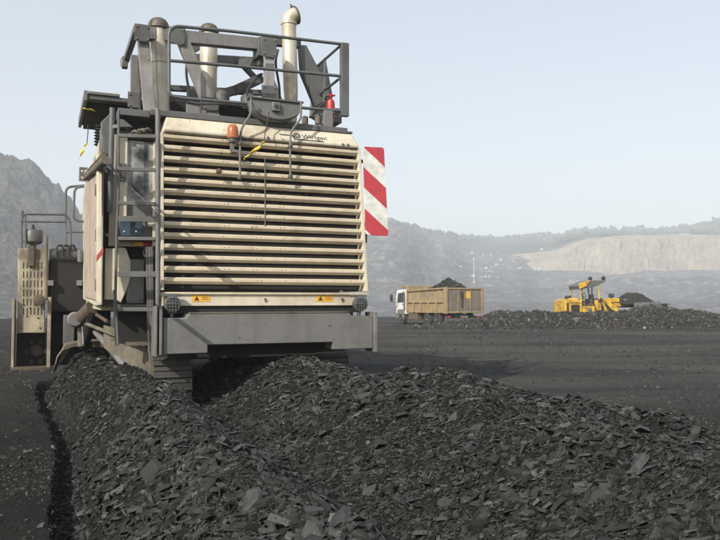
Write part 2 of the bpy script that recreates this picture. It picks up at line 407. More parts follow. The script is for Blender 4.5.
bar('frame_strut', A(222, 94, 1.9), A(236, 90, 1.9), .14, .14, M['dkgrey']); bar('frame_strut', A(234, 91, 1.9), A(262, 78, 1.9), .14, .15, M['dkgrey'])
bar('frame_strut', A(184, 55, 2.4), A(205, 42, 2.4), .10, .12, M['dkgrey'])
bar('frame_strut', A(262, 40, 1.3), A(300, 44, 1.3), .12, .14, M['dkgrey'])
bar('frame_strut', A(240, 64, 2.2), A(263, 62, 1.3), .12, .12, M['dkgrey'])
bar('frame_strut', A(264, 63, 1.35), A(282, 108, 1.2), .09, .10, M['dkgrey'], Y_)
MB().prism([A(300, 45, 1.1), A(306.5, 45, 1.1), A(318, 67, 1.1), A(331.5, 97, 1.1), A(316, 106, 1.1), A(302, 72, 1.1)], (0, .14, 0)).build('gusset', M['dkgrey'], mc, .008)
MB().prism([A(315, 68, 1.6), A(326, 60, 1.6), A(333, 97, 1.6), A(320, 122, 1.6), A(311, 116, 1.6)], (0, .1, 0)).build('gusset', M['beam'], mc, .008)
MB().box(A(331, 122, .75), ux(A(342, 108.5, .75), 0, .5, 0)).build('battery_box', M['beam'], mc, .01)

for (px, py, v, w_, h_) in ((142, 33, 1.0, .11, .13), (177, 36, .72, .12, .13), (269, 47, .64, .12, .16), (134.5, 100, 1.4, .10, .12), (210, 104, .72, .13, .10), (269, 92, .64, .12, .10)):
    c = A(px, py, v); fp = MB().box((c.x - w_, v - .012, c.z - h_), (c.x + w_, v, c.z + h_)).build('flange_plate', M['dkgrey'], mc, .005)
    bb_ = MB()
    for sx in (-.7, .7):
        for sz in (-.7, .7): bb_.lathe([(.018, 0), (.018, .014)], (c.x + sx * w_, v - .012, c.z + sz * h_), (0, -1, 0), 6)
    bb_.each('bolt', M['beam'], fp, 0)
for pts in ([(196, 112, 1.4), (190, 95, 1.35), (186, 75, 1.3), (187, 58, 1.3), (190, 42, 1.4)], [(250, 108, 1.2), (246, 92, 1.3), (254, 80, 1.5), (262, 74, 1.6)], [(279, 110, .9), (280, 90, .95), (275, 62, .9), (278, 50, 1.1)], [(312, 116, .9), (318, 108, .85), (328, 100, .8), (331, 108, .7)], [(140, 112, 1.2), (140.5, 90, 1.35), (139, 60, 1.4)]):
    MB().tube(rounded([A(*p) for p in pts], .3), .02, 8).build('hydraulic_hose', M['rubber'], mc, 0)
MB().tube([A(176, 100.5, .33), A(200, 104, .31), A(225, 104, .33), A(248, 106.5, .31)], .012, 7).build('cable', M['ink'], mc, 0)
for px in (305, 318, 331): MB().lathe([(.02, 0), (.05, .01), (.05, .12), (.02, .14)], A(px, 121, .6) - Vector((0, 0, .06)), (0, 0, 1), 14).build('hose_coupling', M['dust'], mc, 0)

# ---- exhaust pipes
def pipe(pt, pb, r, v, capw, caph):
    a = A(*pt, v); b = A(*pb, v)
    o = MB().tube([b, b + (a - b) * .5, a], r, 24).build('exhaust_pipe', M['steel'], mc, 0)
    MB().tube([b + (a - b) * .62, b + (a - b) * .625], r + .006, 24).build('clamp_ring', M['dkgrey'], o, .002)
    c = MB(); z = a.z - .03
    c.lathe([(r * .98, 0), (capw, .015), (capw, caph * .28)] + [(max(.002, capw * math.cos(q_)), caph * .28 + caph * .72 * math.sin(q_)) for q_ in np.linspace(.15, math.pi / 2, 10)], (a.x, v, z), (0, 0, 1), 24)
    for k in range(4):
        t = k * math.pi / 2 + .7
        c.tube([(a.x + math.cos(t) * (capw + .004), v + math.sin(t) * (capw + .004), z + .02), (a.x + math.cos(t) * (capw + .004), v + math.sin(t) * (capw + .004), z + caph * .45), (a.x + math.cos(t) * capw * .80, v + math.sin(t) * capw * .80, z + caph * .72)], .007, 5)
    c.build('rain_cap', M['capsteel'], o, 0)
pipe((158.5, 28, ), (161.5, 122), .128, 1.35, .158, .19)
pipe((209, 33), (207.5, 122), .145, 1.95, .165, .19)
v3 = 1.05; b3 = A(291.5, 122, v3); a3 = A(288.8, 24, v3)
o = MB(); o.tube([b3, b3 + Vector((-.005, 0, .25)), b3 + (a3 - b3) * .35, a3], [.085, .10, .117, .117], 24)
ep = o.build('exhaust_pipe', M['steel'], mc, 0)
el = []
for t in np.linspace(0, 1, 9):
    an = t * R(72); rr = .17; el.append(a3 + Vector((rr * (1 - math.cos(an)), 0, rr * math.sin(an))))
mb = MB(); mb.tube(el, [.122] * 8 + [.128], 24, caps=False)
eo = mb.build('elbow', M['steel'], ep, 0)
sd = eo.modifiers.new('wall', 'SOLIDIFY'); sd.thickness = .006; sd.offset = -1
dd = (el[-1] - el[-2]).normalized(); top = el[-1]
upv = Vector((-dd.z, 0, dd.x)); 
MB().tube([top + dd * -.005, top + dd * .012], [.148, .148], 24).build('flap', M['capsteel'], ep, .002)
MB().tube([a3 - Vector((0, 0, .02)), a3 + Vector((0, 0, .02))], .128, 24).build('clamp_ring', M['steel'], ep, .003)
MB().prism([top + upv * .12 + dd * -.04, top + upv * .20 + dd * -.02, top + upv * .13 + dd * .03], (0, .02, 0)).build('flap_lug', M['dkgrey'], ep, 0)

# ---- bracket housing in the middle, cable and grab handles
vb = .16
pp = [A(251, 98.5, vb), A(301, 102, vb), A(300, 108, vb)] 
cx, cz_ = A(276, 103, vb).x, A(276, 103, vb).z; rx = (A(301, 103, vb).x - A(251, 103, vb).x) / 2
arc = [Vector((cx + rx * math.cos(t), vb, cz_ - .05 - .22 * math.sin(t))) for t in np.linspace(0, math.pi, 14)]
MB().prism([Vector((cx - rx, vb, cz_ + .03)), Vector((cx + rx, vb, cz_ + .03))] + arc, (0, .20, 0)).build('hose_guard', M['grey'], mc, .008)
mb = MB(); mb.tube([q + Vector((0, -.015, .03)) for q in arc], .014, 8); mb.box((cx - rx * 1.1, vb - .03, cz_ + .035), (cx + rx * 1.1, vb + .1, cz_ + .06)); mb.build('guard_rim', M['dkgrey'], mc, 0)
mb = MB(); mb.box((cx - .07, vb - .05, cz_ - .13), (cx + .05, vb - .003, cz_ - .0)); mb.build('socket_plate', M['grey'], mc, .01)
MB().lathe([(.03, 0), (.03, .012)], (cx - .01, vb - .05, cz_ - .065), (0, -1, 0), 14).build('socket', M['ink'], mc, 0)
for pts in ([(251, 98), (251, 114), (241, 129), (240, 143), (240, 178)], [(301, 102), (301, 119), (291, 131), (290, 145), (290.5, 181)]):
    ps = [A(a, b, .05 if b < 135 else .02 - 0.0 * i) for i, (a, b) in enumerate(pts)]
    h = MB().tube(rounded(ps, .08, 5), .0165, 10).build('grab_handle', M['grey'], mc, 0)
    kb = MB()
    for py in ((143, 177) if pts[0][0] == 251 else (146, 176)):
        c = A(pts[-1][0], py, .02); kb.lathe([(.03, -.03), (.035, -.015), (.035, .015), (.02, .035)], c, (0, 0, 1), 12); kb.tube([c, c + Vector((0, .14, 0))], .014, 8)
    kb.build('clamp_knob', M['dkgrey'], h, 0)
# beacon
bc = A(232.7, 139, .02)
bk = MB().lathe([(.055, -.05), (.06, -.02), (.06, .0), (.05, .02)], bc, (0, 0, 1), 18).build('beacon', M['dkgrey'], mc, 0)
MB().lathe([(.078, 0), (.08, .02), (.078, .11), (.066, .165), (.04, .195), (.002, .205)], bc + Vector((0, 0, .01)), (0, 0, 1), 24).build('beacon_dome', M['amber'], bk, 0)
mb = MB(); mb.box((bc.x - .03, bc.y - .02, bc.z - .16), (bc.x + .02, bc.y + .04, bc.z - .05)); mb.box((bc.x - .01, bc.y - .02, bc.z - .19), (bc.x + .07, bc.y + .15, bc.z - .15)); mb.build('beacon_bracket', M['grey'], bk, .004)
kn = A(219, 171, .0); MB().lathe([(.015, -.06), (.034, -.05), (.04, 0), (.03, .02), (.005, .03)], kn, (0, -1, 0), 14).build('release_knob', M['rust'], mc, 0)

# ---- ladder bay on the left
def panel(name, x0, y0, x1, y1, v, mat, t=.03, bevel=.005):
    a = A(x0, y0, v); b = A(x1, y1, v); return MB().box((a.x, v, b.z), (b.x, v + t, a.z)).build(name, mat, mc, bevel)
MB().box((US + .02, .62, 1.62), (-.035, .95, ZD - .15)).build('bay_backing', M['dkgrey'], mc, .01)
panel('soot_panel', 127, 142, 153.5, 203, .12, M['soot'])
panel('post_strip', 120, 137, 126.5, 238, .08, M['cream'], .06)
pk = panel('post_strip', 110.5, 134, 119, 246, .09, M['pink'], .08)
panel('post_strip', 153.5, 142, 158, 246, .10, M['cream'], .05)
panel('hinge', 120.5, 163, 126, 181, .05, M['dkgrey'], .03)
panel('shelf', 118, 133, 156, 138, .04, M['grey'], .2)
panel('shelf_lip', 127, 138.5, 154, 141, .10, M['black'], .1)
panel('backing_panel', 126.5, 203.5, 156, 240, .14, M['grey'])
bb = panel('control_box', 119, 221, 142, 237, .0, M['blue'], .13, .01)
mb = MB()
for pxx in (124, 136): mb.lathe([(.012, 0), (.012, .008)], A(pxx, 231.5, -.002), (0, -1, 0), 10)
mb.each('bolt', M['chrome'], bb, 0)
panel('cream_patch', 148, 219, 155.5, 227, .11, M['cream'])
panel('cross_strip', 119, 237.5, 157, 240, .02, M['grey'], .2)
panel('lamp_strip', 119, 241, 154, 247, .22, M['cream'], .12)
tl = panel('tail_lamp', 134, 241.5, 143.5, 246.2, .17, M['orange'], .045); panel('tail_lamp', 144, 240.8, 152.5, 246, .17, M['red'], .045)
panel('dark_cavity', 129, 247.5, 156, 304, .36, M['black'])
c = A(148.5, 252.5, .2)
ho = MB(); ho.tube([c + Vector((.067 * math.cos(t), 0, .067 * math.sin(t))) for t in np.linspace(0, 2 * math.pi, 24, endpoint=False)], .012, 8, closed=True); ho.lathe([(.04, 0), (.04, .03), (.02, .05)], c + Vector((0, .04, 0)), (0, -1, 0), 16); ho.tube([c + Vector((0, .03, 0)), c + Vector((0, .2, 0))], .05, 12)
ho.build('coupling_ring', M['grey'], mc, 0)
pg = [A(119, 247, .2), A(126, 248, .2), A(131, 262, .2), A(130, 280, .2), A(126, 292, .2), A(121, 303, .2), A(117, 300, .2)]
MB().prism(pg, (0, .1, 0)).build('curved_cover', M['cream'], mc, .01)
panel('step_box', 127, 259, 144, 303.5, .22, M['grey'], .35, .01)
panel('step_box', 105, 248, 118, 300, .25, M['cream'], .5, .015)
mb = MB(); 
for (a, b) in ((137, 269), (133, 292), (140, 300)): mb.lathe([(.010, 0), (.010, .01)], A(a, b, .22), (0, -1, 0), 8)
mb.each('bolt', M['ink'], mc, 0)
panel('footplate', 118, 307.5, 147, 309.5, .1, M['chrome'], .5, .004)
panel('footplate_frame', 118, 304.5, 148, 307, .12, M['dkgrey'], .5, .004)
panel('lower_cavity_shade', 117, 310.5, 150, 343, .5, M['black'], .1)  # black sheet, the shade inside the lower recess painted in
panel('footplate', 128, 343, 149, 345.5, .2, M['dust'], .35, .004)
for i in range(3): bar('side_slab', A(146.5 + i * 2.6, 247, .12), A(149 + i * 2.0, 352, .12), .03, .06, M[('dkgrey', 'grey', 'dkgrey')[i]], Y_)
bar('side_slab', A(150.5, 335, .05), A(152, 385, .1), .06, .05, M['dust'], Y_)
MB().tube([A(148.5, 330, .0), A(150, 352, .0)], .012, 8).build('red_hose', M['rust'], mc, 0)
# ladder
vl = -.14
ld = MB().tube([A(157.8, 109, vl), A(157.8, 354, vl)], .033, 14).build('ladder', M['grey'], mc, 0)
MB().tube(rounded([A(118.5, 111, vl), A(118.2, 200, vl), A(116.5, 235, vl), A(115.5, 300, vl), A(118, 345, vl)], .1), .018, 10).build('ladder_stile', M['rail'], ld, 0)
for y in (135.5, 169, 203, 219, 238.5, 274, 309.5):
    a = A(118, y, vl); b = A(157, y + (1.2 if y < 210 else .3), vl)
    th = .045 if y not in (219, 274) else .075
    MB().beam(a, b, .05, th).build('rung', M['grey'], ld, .004)
MB().tube([A(112.3, 108, .0), A(109.5, 212, .0)], .036, 12).build('grab_post', M['rail'], mc, 0)
MB().tube([A(97, 215, .9), A(103, 232, .3), A(108, 236, .2)], .022, 8).build('side_handle', M['dust'], mc, 0)
bar('grab_bracket', A(109, 128, .0), A(118, 126, -.05), .03, .05, M['rail'])
# upper dark recess with a coiled rope
panel('recess', 112, 119, 156, 133, .6, M['black'], .1)  # black sheet behind the shelf, recess shade put into its colour
MB().prism([A(101, 122, .45), A(110, 113.5, .45), A(112, 113.5, .45), A(112, 150, .45), A(104, 158, .45)], (0, .12, 0)).build('corner_plate', M['dkgrey'], mc, .008)
MB().prism([A(119, 119, .3), A(123, 119, .3), A(133, 127, .3), A(119, 127, .3)], (0, .05, 0)).build('corner_plate', M['dkgrey'], mc, .005)
mb = MB(); random.seed(3)
for k in range(5):
    a0 = random.uniform(0, 6); c = A(136 + k * 2.6, 131.5, .3 + .05 * (k % 2))
    mb.tube([c + Vector((math.cos(a0 + t) * .055, math.sin(a0 + t) * .05, .012 * math.sin(3 * t + k) - .015 + .01 * k)) for t in np.linspace(0, 5.5, 14)], .014, 7)
mb.build('rope_coil', M['dust'], mc, 0)

# ---- left side wall of the body
def SP(px, py): return S(px, py, US)
zwb = SP(108.5, 306).z; wall = [Vector((US, .16, zwb)), Vector((US, .16, SP(108.5, 156).z)), SP(106, 161), SP(85, 181), SP(82.5, 200), SP(83, 299), SP(95, 306)]
MB().prism([(US, p.y, p.z) for p in wall], (.04, 0, 0)).build('side_wall', M['cream'], mc, .012)
dr = [S(96.5, 172, US - .03), S(86, 182, US - .03), S(84, 200, US - .03), S(84, 297, US - .03), S(95.5, 300, US - .03)]
do = MB().prism(dr, (.027, 0, 0)).build('side_door', M['pink'], mc, .006)
mb = MB(); 
for (a, b) in ((96.6, 190), (96.6, 235), (96.6, 285)): 
    p = S(a, b, US - .04); mb.box((p.x - .02, p.y - .03, p.z - .08), (p.x + .02, p.y + .03, p.z + .08))
mb.each('hinge', M['dust'], do, .004)
MB().prism([S(97.5, 171, US - .06), S(96.2, 172, US - .06), S(96, 302, US - .06), S(97.3, 303, US - .06)], (.055, 0, 0)).build('door_post', M['cream'], mc, .006)
MB().prism([S(96.5, 262, US - .085), S(96.5, 256, US - .085), S(103, 247, US - .085), S(103, 253, US - .085)], (.004, 0, 0)).build('red_stripe', M['red'], mc, 0)
MB().prism([S(104, 156, US), S(107, 152, US), S(84, 176, US), S(81, 180, US)], (-.05, 0, 0)).build('side_trim', M['cream'], mc, .01)
MB().tube([S(106, 160, US - .05), S(86, 178, US - .05)], .05, 10).build('side_pipe', M['dust'], mc, 0)
MB().prism([A(89, 181, 3.0), A(97, 146, 2.4), A(101, 143, 2.4), A(107, 150, 1.2), A(106, 158, 1.2)], (.03, .06, .0)).build('sloping_panel', M['rail'], mc, .01)
mb = MB()
for k in range(7): mb.lathe([(.045, 0), (.075, .02), (.045, .04)], A(98.5, 146, 2.2) + Vector((0, 0, .048 * k)), (0, 0, 1), 14)
mb.build('bellows', M['rubber'], mc, 0)
MB().tube([A(99, 143, 2.3), A(104, 152, 2.0), A(103, 162, 1.6)], .02, 8).build('hydraulic_hose', M['grey'], mc, 0)
pl = MB(); p = A(79, 181, 4.0); q = A(88, 167.5, 4.0); pl.box((p.x, 4.0, p.z), (q.x, 4.02, q.z)); po = pl.build('perforated_plate', M['dkgrey'], mc, .004)
mb = MB()
for (a, b) in ((82, 171), (85.5, 171), (82, 177.5), (85.5, 177.5)): mb.lathe([(.018, 0), (.018, .003)], A(a, b, 4.0), (0, -1, 0), 10)
mb.each('hole', M['white'], po, 0)
# canopy over the operator's place
a = A(86, 94.2, 1.5); b = A(131, 98.5, 1.5); zc = (a.z + b.z) / 2
cnp = MB(); cnp.box((a.x, 1.5, zc - .07), (b.x + .3, 3.35, zc)); co = cnp.build('canopy', M['dkgrey'], mc, .01)
mb = MB(); mb.box((a.x - .03, 1.47, zc - .10), (a.x + .02, 3.4, zc + .05)); mb.box((a.x + .025, 1.47, zc + .003), (a.x + 1.2 * (b.x - a.x) * .62, 1.55, zc + .045)); mb.each('canopy_edge', M['grey'], co, .006)
mb = MB(); mb.box((a.x + .04, 1.7, zc - .16), (b.x + .2, 3.2, zc - .075)); mb.build('canopy_lining', M['black'], co, 0)
bar('canopy_post', Vector((b.x + .1, 2.0, zc - .1)), Vector((b.x + .1, 2.0, 3.6)), .08, .08, M['dkgrey'], Y_)
bar('canopy_post', Vector((a.x + .42, 3.0, zc - .1)), Vector((a.x + .62, 3.0, 3.6)), .06, .06, M['dkgrey'], Y_)
MB().box((a.x + .35, 2.0, 3.35), (b.x, 5.5, zc - .55)).build('operator_panel', M['black'], mc, .02)

# ---- drum end unit further forward at the left
vd = 4.6
sc_d = (O + V * vd).length
def D(px, py, v=vd): return A(px, py, v)
a = D(18, 248.5); b = D(47, 333); b2 = D(43, 333)
cv = MB().prism([D(18, 248.5), D(46.5, 248.5), D(44.5, 333), D(17.5, 333)], (0, .75, 0)).build('slotted_cover', M['oldcream'], mc, .012)
mb = MB()
for i in range(6):
    for j in range(6):
        x = 23 + i * 3.6; y = 262 + j * 9.2
        if x > 42.5: continue
        p = D(x, y + 6.6, vd - .004); q = D(x + 1.05, y, vd - .004); mb.box((p.x, vd - .004, p.z), (q.x, vd + .01, q.z))
mb.each('slot', M['black'], cv, 0)
mb = MB()
for (x, y) in ((24, 305), (30, 308), (36, 305), (27, 316), (38, 318), (21, 328), (40, 328)): mb.lathe([(.016, 0), (.016, .008)], D(x, y, vd - .002), (0, -1, 0), 8)
mb.each('bolt', M['ink'], cv, 0)
for (x0, y0, x1, y1) in ((11, 299, 15, 369), (46.8, 297, 51.5, 369)):
    p = D(x0, y1, vd - .1); q = D(x1, y0, vd - .1); MB().box((p.x, vd - .1, p.z), (q.x, vd + .6, q.z)).build('skid_post', M['oldcream'], mc, .008)
p = D(15.5, 368); q = D(46.3, 334); MB().box((p.x, vd + .35, p.z), (q.x, vd + .6, q.z)).build('drum_end', M['black'], mc, .01)
mb = MB(); c = D(36, 351, vd + .3); mb.lathe([(.12, 0), (.12, .1), (.07, .14)], c + Vector((0, .05, 0)), (0, -1, 0), 14)
for k in range(6): t = k * math.pi / 3; mb.box((c.x + .16 * math.cos(t) - .03, vd + .25, c.z + .22 * math.sin(t) - .05), (c.x + .16 * math.cos(t) + .03, vd + .36, c.z + .22 * math.sin(t) + .03))
mb.each('cutting_pick', M['track'], mc, .004)
bar('skid_foot', D(11, 368, vd), D(51, 368, vd), .5, .05, M['rust'])
# precleaner
c = D(33, 246, vd + .25)
pc = MB().lathe([(.06, -.45), (.06, .02), (.13, .04), (.17, .08), (.175, .26), (.15, .30), (.06, .31), (.03, .34), (.02, .40), (.0, .41)], c, (0, 0, 1), 22).build('air_precleaner', M['rail'], mc, 0)
pbk = D(27.5, 266, vd - .05); q = D(34.5, 246, vd - .05); MB().box((pbk.x, vd - .07, pbk.z), (q.x, vd - .01, q.z)).build('cleaner_bracket', M['dust'], pc, .006)
MB().tube([D(46.8, 236), D(46.5, 300)], .025, 8).build('guide_rod', M['dust'], mc, 0)
MB().lathe([(.06, 0), (.1, .03), (.1, .2), (.05, .22)], D(39, 300, vd - .05), (0, -1, 0), 14).build('hub_cover', M['rust'], mc, 0)
# dark housing and tank
p = D(48, 312, vd + .1); q = D(84, 259, vd + .1); MB().box((p.x, vd + .1, p.z), (q.x + .6, vd + 1.4, q.z)).build('drum_housing', M['black'], mc, .03)
MB().tube([D(49.5, 255, vd + .15), D(80.5, 254.5, vd + .15)], .125, 20).build('oil_tank', M['rail'], mc, 0)
mb = MB()
for xx in (56, 62, 68): mb.tube(rounded([D(xx, 256, vd), D(xx + 1, 246, vd), D(xx + 6, 245, vd + .05), D(xx + 9, 256, vd + .05)], .1), .02, 8)
mb.each('hydraulic_hose', M['rubber'], mc, 0)
mb = MB(); 
for xx in (50, 79): p = D(xx, 283, vd); mb.box((p.x - .04, vd - .03, p.z - .05), (p.x + .06, vd + .1, p.z + .05))
mb.tube([D(80, 250, vd), D(80, 262, vd)], .05, 10); mb.each('clevis', M['beam'], mc, .004)
p = D(50, 366, vd + .4); q = D(84, 310, vd + .4); MB().box((p.x, vd + .5, p.z), (q.x + .5, vd + .8, q.z - .01)).build('drum_shield', M['black'], mc, .02)
p = D(63, 345, vd - .1); q = D(75, 315, vd - .1); MB().box((p.x, vd - .1, p.z), (q.x, vd + .2, q.z)).build('valve_block', M['dkgrey'], mc, .015)
# side railings
mb = MB(); vv = vd + .1
mb.tube(rounded([D(21.5, 248, vv), D(21.5, 214, vv), D(66, 214.5, vv), D(70, 221, vv), D(71, 250, vv)], .12), .022, 10)
mb.tube([D(21.5, 221.5, vv), D(66, 222, vv)], .018, 8); mb.tube([D(22, 211, vv), D(22, 216, vv)], .03, 8)
mb.tube(rounded([D(65.5, 225, vv + .3), D(65.8, 187, vv + .3), D(86, 185.5, vv + .3)], .12), .024, 10)
mb.tube(rounded([D(86, 222, vv), D(73.5, 220, vv), D(74.5, 187.5, vv), D(88, 186, vv)], .14), .024, 10)
mb.tube([D(66, 232, vv), D(86, 232, vv)], .02, 8); mb.tube([D(25.5, 214, vv), D(25.5, 248, vv)], .016, 8); mb.tube([D(66, 222, vv), D(66, 248, vv)], .016, 8)
mb.build('side_railing', M['rail'], mc, 0)
# hydraulic cylinders and links at the side
cyl = MB().tube([A(77, 322, 3.0), A(93, 307, 2.6)], .12, 16).build('lift_cylinder', M['rust'], mc, .004)
MB().tube([A(82, 346, 3.0), A(81.5, 318, 3.0)], .07, 14).build('cylinder_body', M['dust'], cyl, 0)
MB().tube([A(83.5, 344, 2.9), A(82.5, 326, 2.9)], .022, 10).build('rod', M['chrome'], cyl, 0)
MB().lathe([(.1, -.06), (.13, -.03), (.13, .06), (.1, .1)], A(75, 319.5, 2.9), (0, -1, 0), 16).build('pin_boss', M['beam'], cyl, 0)
MB().tube([A(84, 347, 3.1), A(90, 322, 2.8), A(94, 310, 2.6)], .09, 10).build('link_arm', M['black'], mc, 0)
for (p, q, r_, m_) in (((96, 332, 2.8), (127, 368, 1.2), .055, 'beam'), ((82, 322, 3), (137, 344, .7), .03, 'dust'), ((94, 313, 2.7), (108, 322, 2.0), .03, 'rust'), ((112, 338, 1.8), (152, 352, .6), .025, 'dust')):
    MB().tube([A(*p), A(*q)], r_, 12).build('tie_rod', M[m_], mc, 0)
MB().prism([A(104, 325, 2.0), A(122, 330, 1.6), A(149, 352, .7), A(154, 388, .45), A(128, 368, 1.2), A(104, 348, 2.0)], (0, .12, 0)).build('scraper_plate', M['dust'], mc, .01)
MB().tube([A(115, 290, .1), A(115.5, 322, .15), A(117, 345, .3)], .022, 8).build('hydraulic_hose', M['rubber'], mc, 0)
arc_ = [(56, 366), (58, 358), (63, 351), (72, 347.5), (88, 346), (106, 348)]
MB().prism([A(56, 366, 3.5), A(65, 344.5, 3.5), A(84, 341, 3.5), A(106, 340, 3.5)] + [A(x, y, 3.5) for x, y in reversed(arc_[1:])], (0, .5, 0)).build('windrow_guard', M['dust'], mc, .01)
bar('support_arm', A(83, 345, 3.5), A(97, 344, 3.0), .12, .1, M['rust'])

# ---- crawler tracks
def crawler(u0, v0, L=2.3, H=.92, W=.50):
    r = H / 2; cy0 = v0 + r; cy1 = v0 + L - r; cz0 = r
    fr = MB(); 
    fr.prism([(u0 + .09, cy0, cz0 - .25), (u0 + .09, cy1, cz0 - .25), (u0 + .09, cy1, cz0 + .2), (u0 + .09, cy0, cz0 + .2)], (W - .18, 0, 0))
    t = fr.build('crawler_track', M['black'], mc, .02)
    for cy in (cy0, cy1):
        MB().lathe([(r * .55, 0), (r * .86, .02), (r * .86, W - .22), (r * .55, W - .2)], (u0 + .1, cy, cz0), (1, 0, 0), 24).build('track_wheel', M['track'], t, .005)
    per = 2 * (cy1 - cy0) + 2 * math.pi * r; n = int(per / .165); s = per / n
    for k in range(n):
        d = k * s; Ls = cy1 - cy0
        if d < Ls: y, z, a = cy0 + d, 0., 0.
        elif d < Ls + math.pi * r: an = (d - Ls) / r; y, z, a = cy1 + r * math.sin(an), cz0 - r * math.cos(an), an
        elif d < 2 * Ls + math.pi * r: y, z, a = cy1 - (d - Ls - math.pi * r), H, math.pi
        else: an = (d - 2 * Ls - math.pi * r) / r; y, z, a = cy0 - r * math.sin(an), cz0 + r * math.cos(an), math.pi + an
        tn = Vector((0, math.cos(a), math.sin(a))); nn_ = Vector((0, math.sin(a), -math.cos(a)))
        c = Vector((u0, y, z)) - nn_ * .0
        pad = MB(); hw = s * .46
        pr = [c - tn * hw - nn_ * .03, c + tn * hw - nn_ * .03, c + tn * hw, c + tn * (hw * .2) , c + tn * (hw * .12) + nn_ * .035, c - tn * (hw * .12) + nn_ * .035, c - tn * (hw * .2), c - tn * hw]
        pad.prism(pr, (W, 0, 0)); pad.build('track_pad', M['track'], t, .003)
tu = A(154, 370, -.08).x
crawler(tu, -.12); crawler(UR - .60, .35); crawler(tu, 6.6); crawler(UR - .56, 6.6)
MB().box((tu + .05, .4, .93), (UR - .1, 1.9, 1.40)).build('axle_frame', M['black'], mc, .02)
for uu in (tu + .2, UR - .35): MB().tube([(uu, .9, .9), (uu, .9, 1.5)], .14, 16).build('leg_column', M['dkgrey'], mc, 0)
MB().box((.05, .35, 1.36), (UR - .05, .55, zs0 - .1)).build('rear_bulkhead', M['black'], mc, 0)

# ---- loose things hanging on the machine
def world(p): return O + U * p.x + V * p.y + Vector((0, 0, p.z))
def ribbon(name, pts, w, mat, tw=1.6):
    pts = [world(p) for p in pts]; mb = MB(); vs = []; n = len(pts)
    for i, p in enumerate(pts):
        a = i * tw; d = Vector((math.cos(a), math.sin(a), .25)) * w / 2
        vs += [p - d, p + d]
    mb.add(vs, [(2 * i, 2 * i + 1, 2 * i + 3, 2 * i + 2) for i in range(n - 1)])
    o = mb.build(name, mat, None, 0); m_ = o.modifiers.new('t', 'SOLIDIFY'); m_.thickness = .004; return o
def recenter(o):
    me = o.data; c = sum((v.co for v in me.vertices), Vector()) / len(me.vertices); c.z = min(v.co.z for v in me.vertices)
    me.transform(Matrix.Translation(-c)); o.location = c
def poly(pts, n):
    out = []; 
    for i in range(n):
        t = i / (n - 1) * (len(pts) - 1); k = min(int(t), len(pts) - 2); f = t - k; out.append(pts[k] * (1 - f) + pts[k + 1] * f)
    return out
r1 = ribbon('barrier_tape', poly([A(264, 141, -.02), A(258, 148, -.03), A(247, 156, -.02), A(244, 159, -.02)], 12), .06, M['tape'], .8)
tag(r1, 'twisted yellow and black tape dangling over the top louvres beside the beacon', 'tape'); recenter(r1)
r2 = MB().tube([world(p) for p in (A(269, 112, .1), A(267, 124, .1), A(265, 134, .0), A(264, 143, -.02))], .008, 6).build('tie_cord', M['ink'], None, 0)
tag(r2, 'thin dark cord hanging from the grey bracket down to the yellow tape', 'cord'); recenter(r2)
r3 = ribbon('barrier_tape', poly([A(84, 108, 1.45), A(87, 110, 1.44), A(90, 109, 1.44), A(94, 111, 1.44)], 10), .05, M['tape'], 1.1)
tag(r3, 'short scrap of yellow tape stuck to the edge of the dark canopy', 'tape'); recenter(r3)
r4 = ribbon('barrier_tape', poly([A(86.5, 143, 1.6), A(84, 147, 1.6), A(82, 152, 1.6), A(79.5, 158, 1.6)], 12), .045, M['tape'], .5)
tag(r4, 'pale yellow strip on the end of a cord hanging below the canopy', 'tape'); recenter(r4)
r5 = MB().tube([world(p) for p in (A(87.8, 125, 2.0), A(88, 132, 1.8), A(87, 143, 1.6))], .007, 6).build('tie_cord', M['ink'], None, 0)
tag(r5, 'short cord tied under the left end of the dark canopy', 'cord'); recenter(r5)
bar('frame_strut', A(238, 60, 2.2), A(255, 78, 2.2), .08, .09, M['dkgrey']); bar('cross_beam', A(168, 88, 2.4), A(262, 93, 2.4), .1, .09, M['dkgrey'])
# fire extinguisher
fb_ = world(A(330.5, 122.5, .62)); fe = tag(empty('fire_extinguisher', fb_, TH), 'red fire extinguisher standing on the deck at the right end of the railing', 'fire extinguisher'); fe.scale = (1.25, 1.25, 1.25)
MB().lathe([(.05, 0), (.055, .01), (.055, .24), (.045, .28), (.02, .30), (.018, .34)], (0, 0, 0), (0, 0, 1), 16).build('cylinder', M['red'], fe, 0)
MB().box((-.03, -.015, .34), (.06, .015, .36)).build('handle', M['red'], fe, .003)
MB().tube(rounded([(0, 0, .33), (-.08, -.01, .32), (-.08, -.02, .12)], .04), .008, 8).build('hose', M['rubber'], fe, 0)

# ================================================================== GROUND
def vnoise(x, y, seed=0):
    xi = np.floor(x).astype(np.int64); yi = np.floor(y).astype(np.int64); xf = x - xi; yf = y - yi
    def h(a, b):
        n = (a * 374761393 + b * 668265263 + seed * 974634777) & 0xffffffff
        n = ((n ^ (n >> 13)) * 1274126177) & 0xffffffff; n = n ^ (n >> 16)
        return (n & 0xffff) / 65535.0
    u = xf * xf * (3 - 2 * xf); w = yf * yf * (3 - 2 * yf)
    return (h(xi, yi) * (1 - u) + h(xi + 1, yi) * u) * (1 - w) + (h(xi, yi + 1) * (1 - u) + h(xi + 1, yi + 1) * u) * w
def fbm(x, y, oct=5, seed=0, gain=.5, lac=2.03):
    s = 0; a = 1; t = 0
    for i in range(oct): s = s + a * (vnoise(x, y, seed + i * 17) - .5); t += a; a *= gain; x = x * lac + 3.1; y = y * lac + 7.7
    return s / t * 2
def sst(a, b, x): t = np.clip((x - a) / (b - a), 0, 1); return t * t * (3 - 2 * t)
Ux, Uy = U.x, U.y; Vx, Vy = V.x, V.y
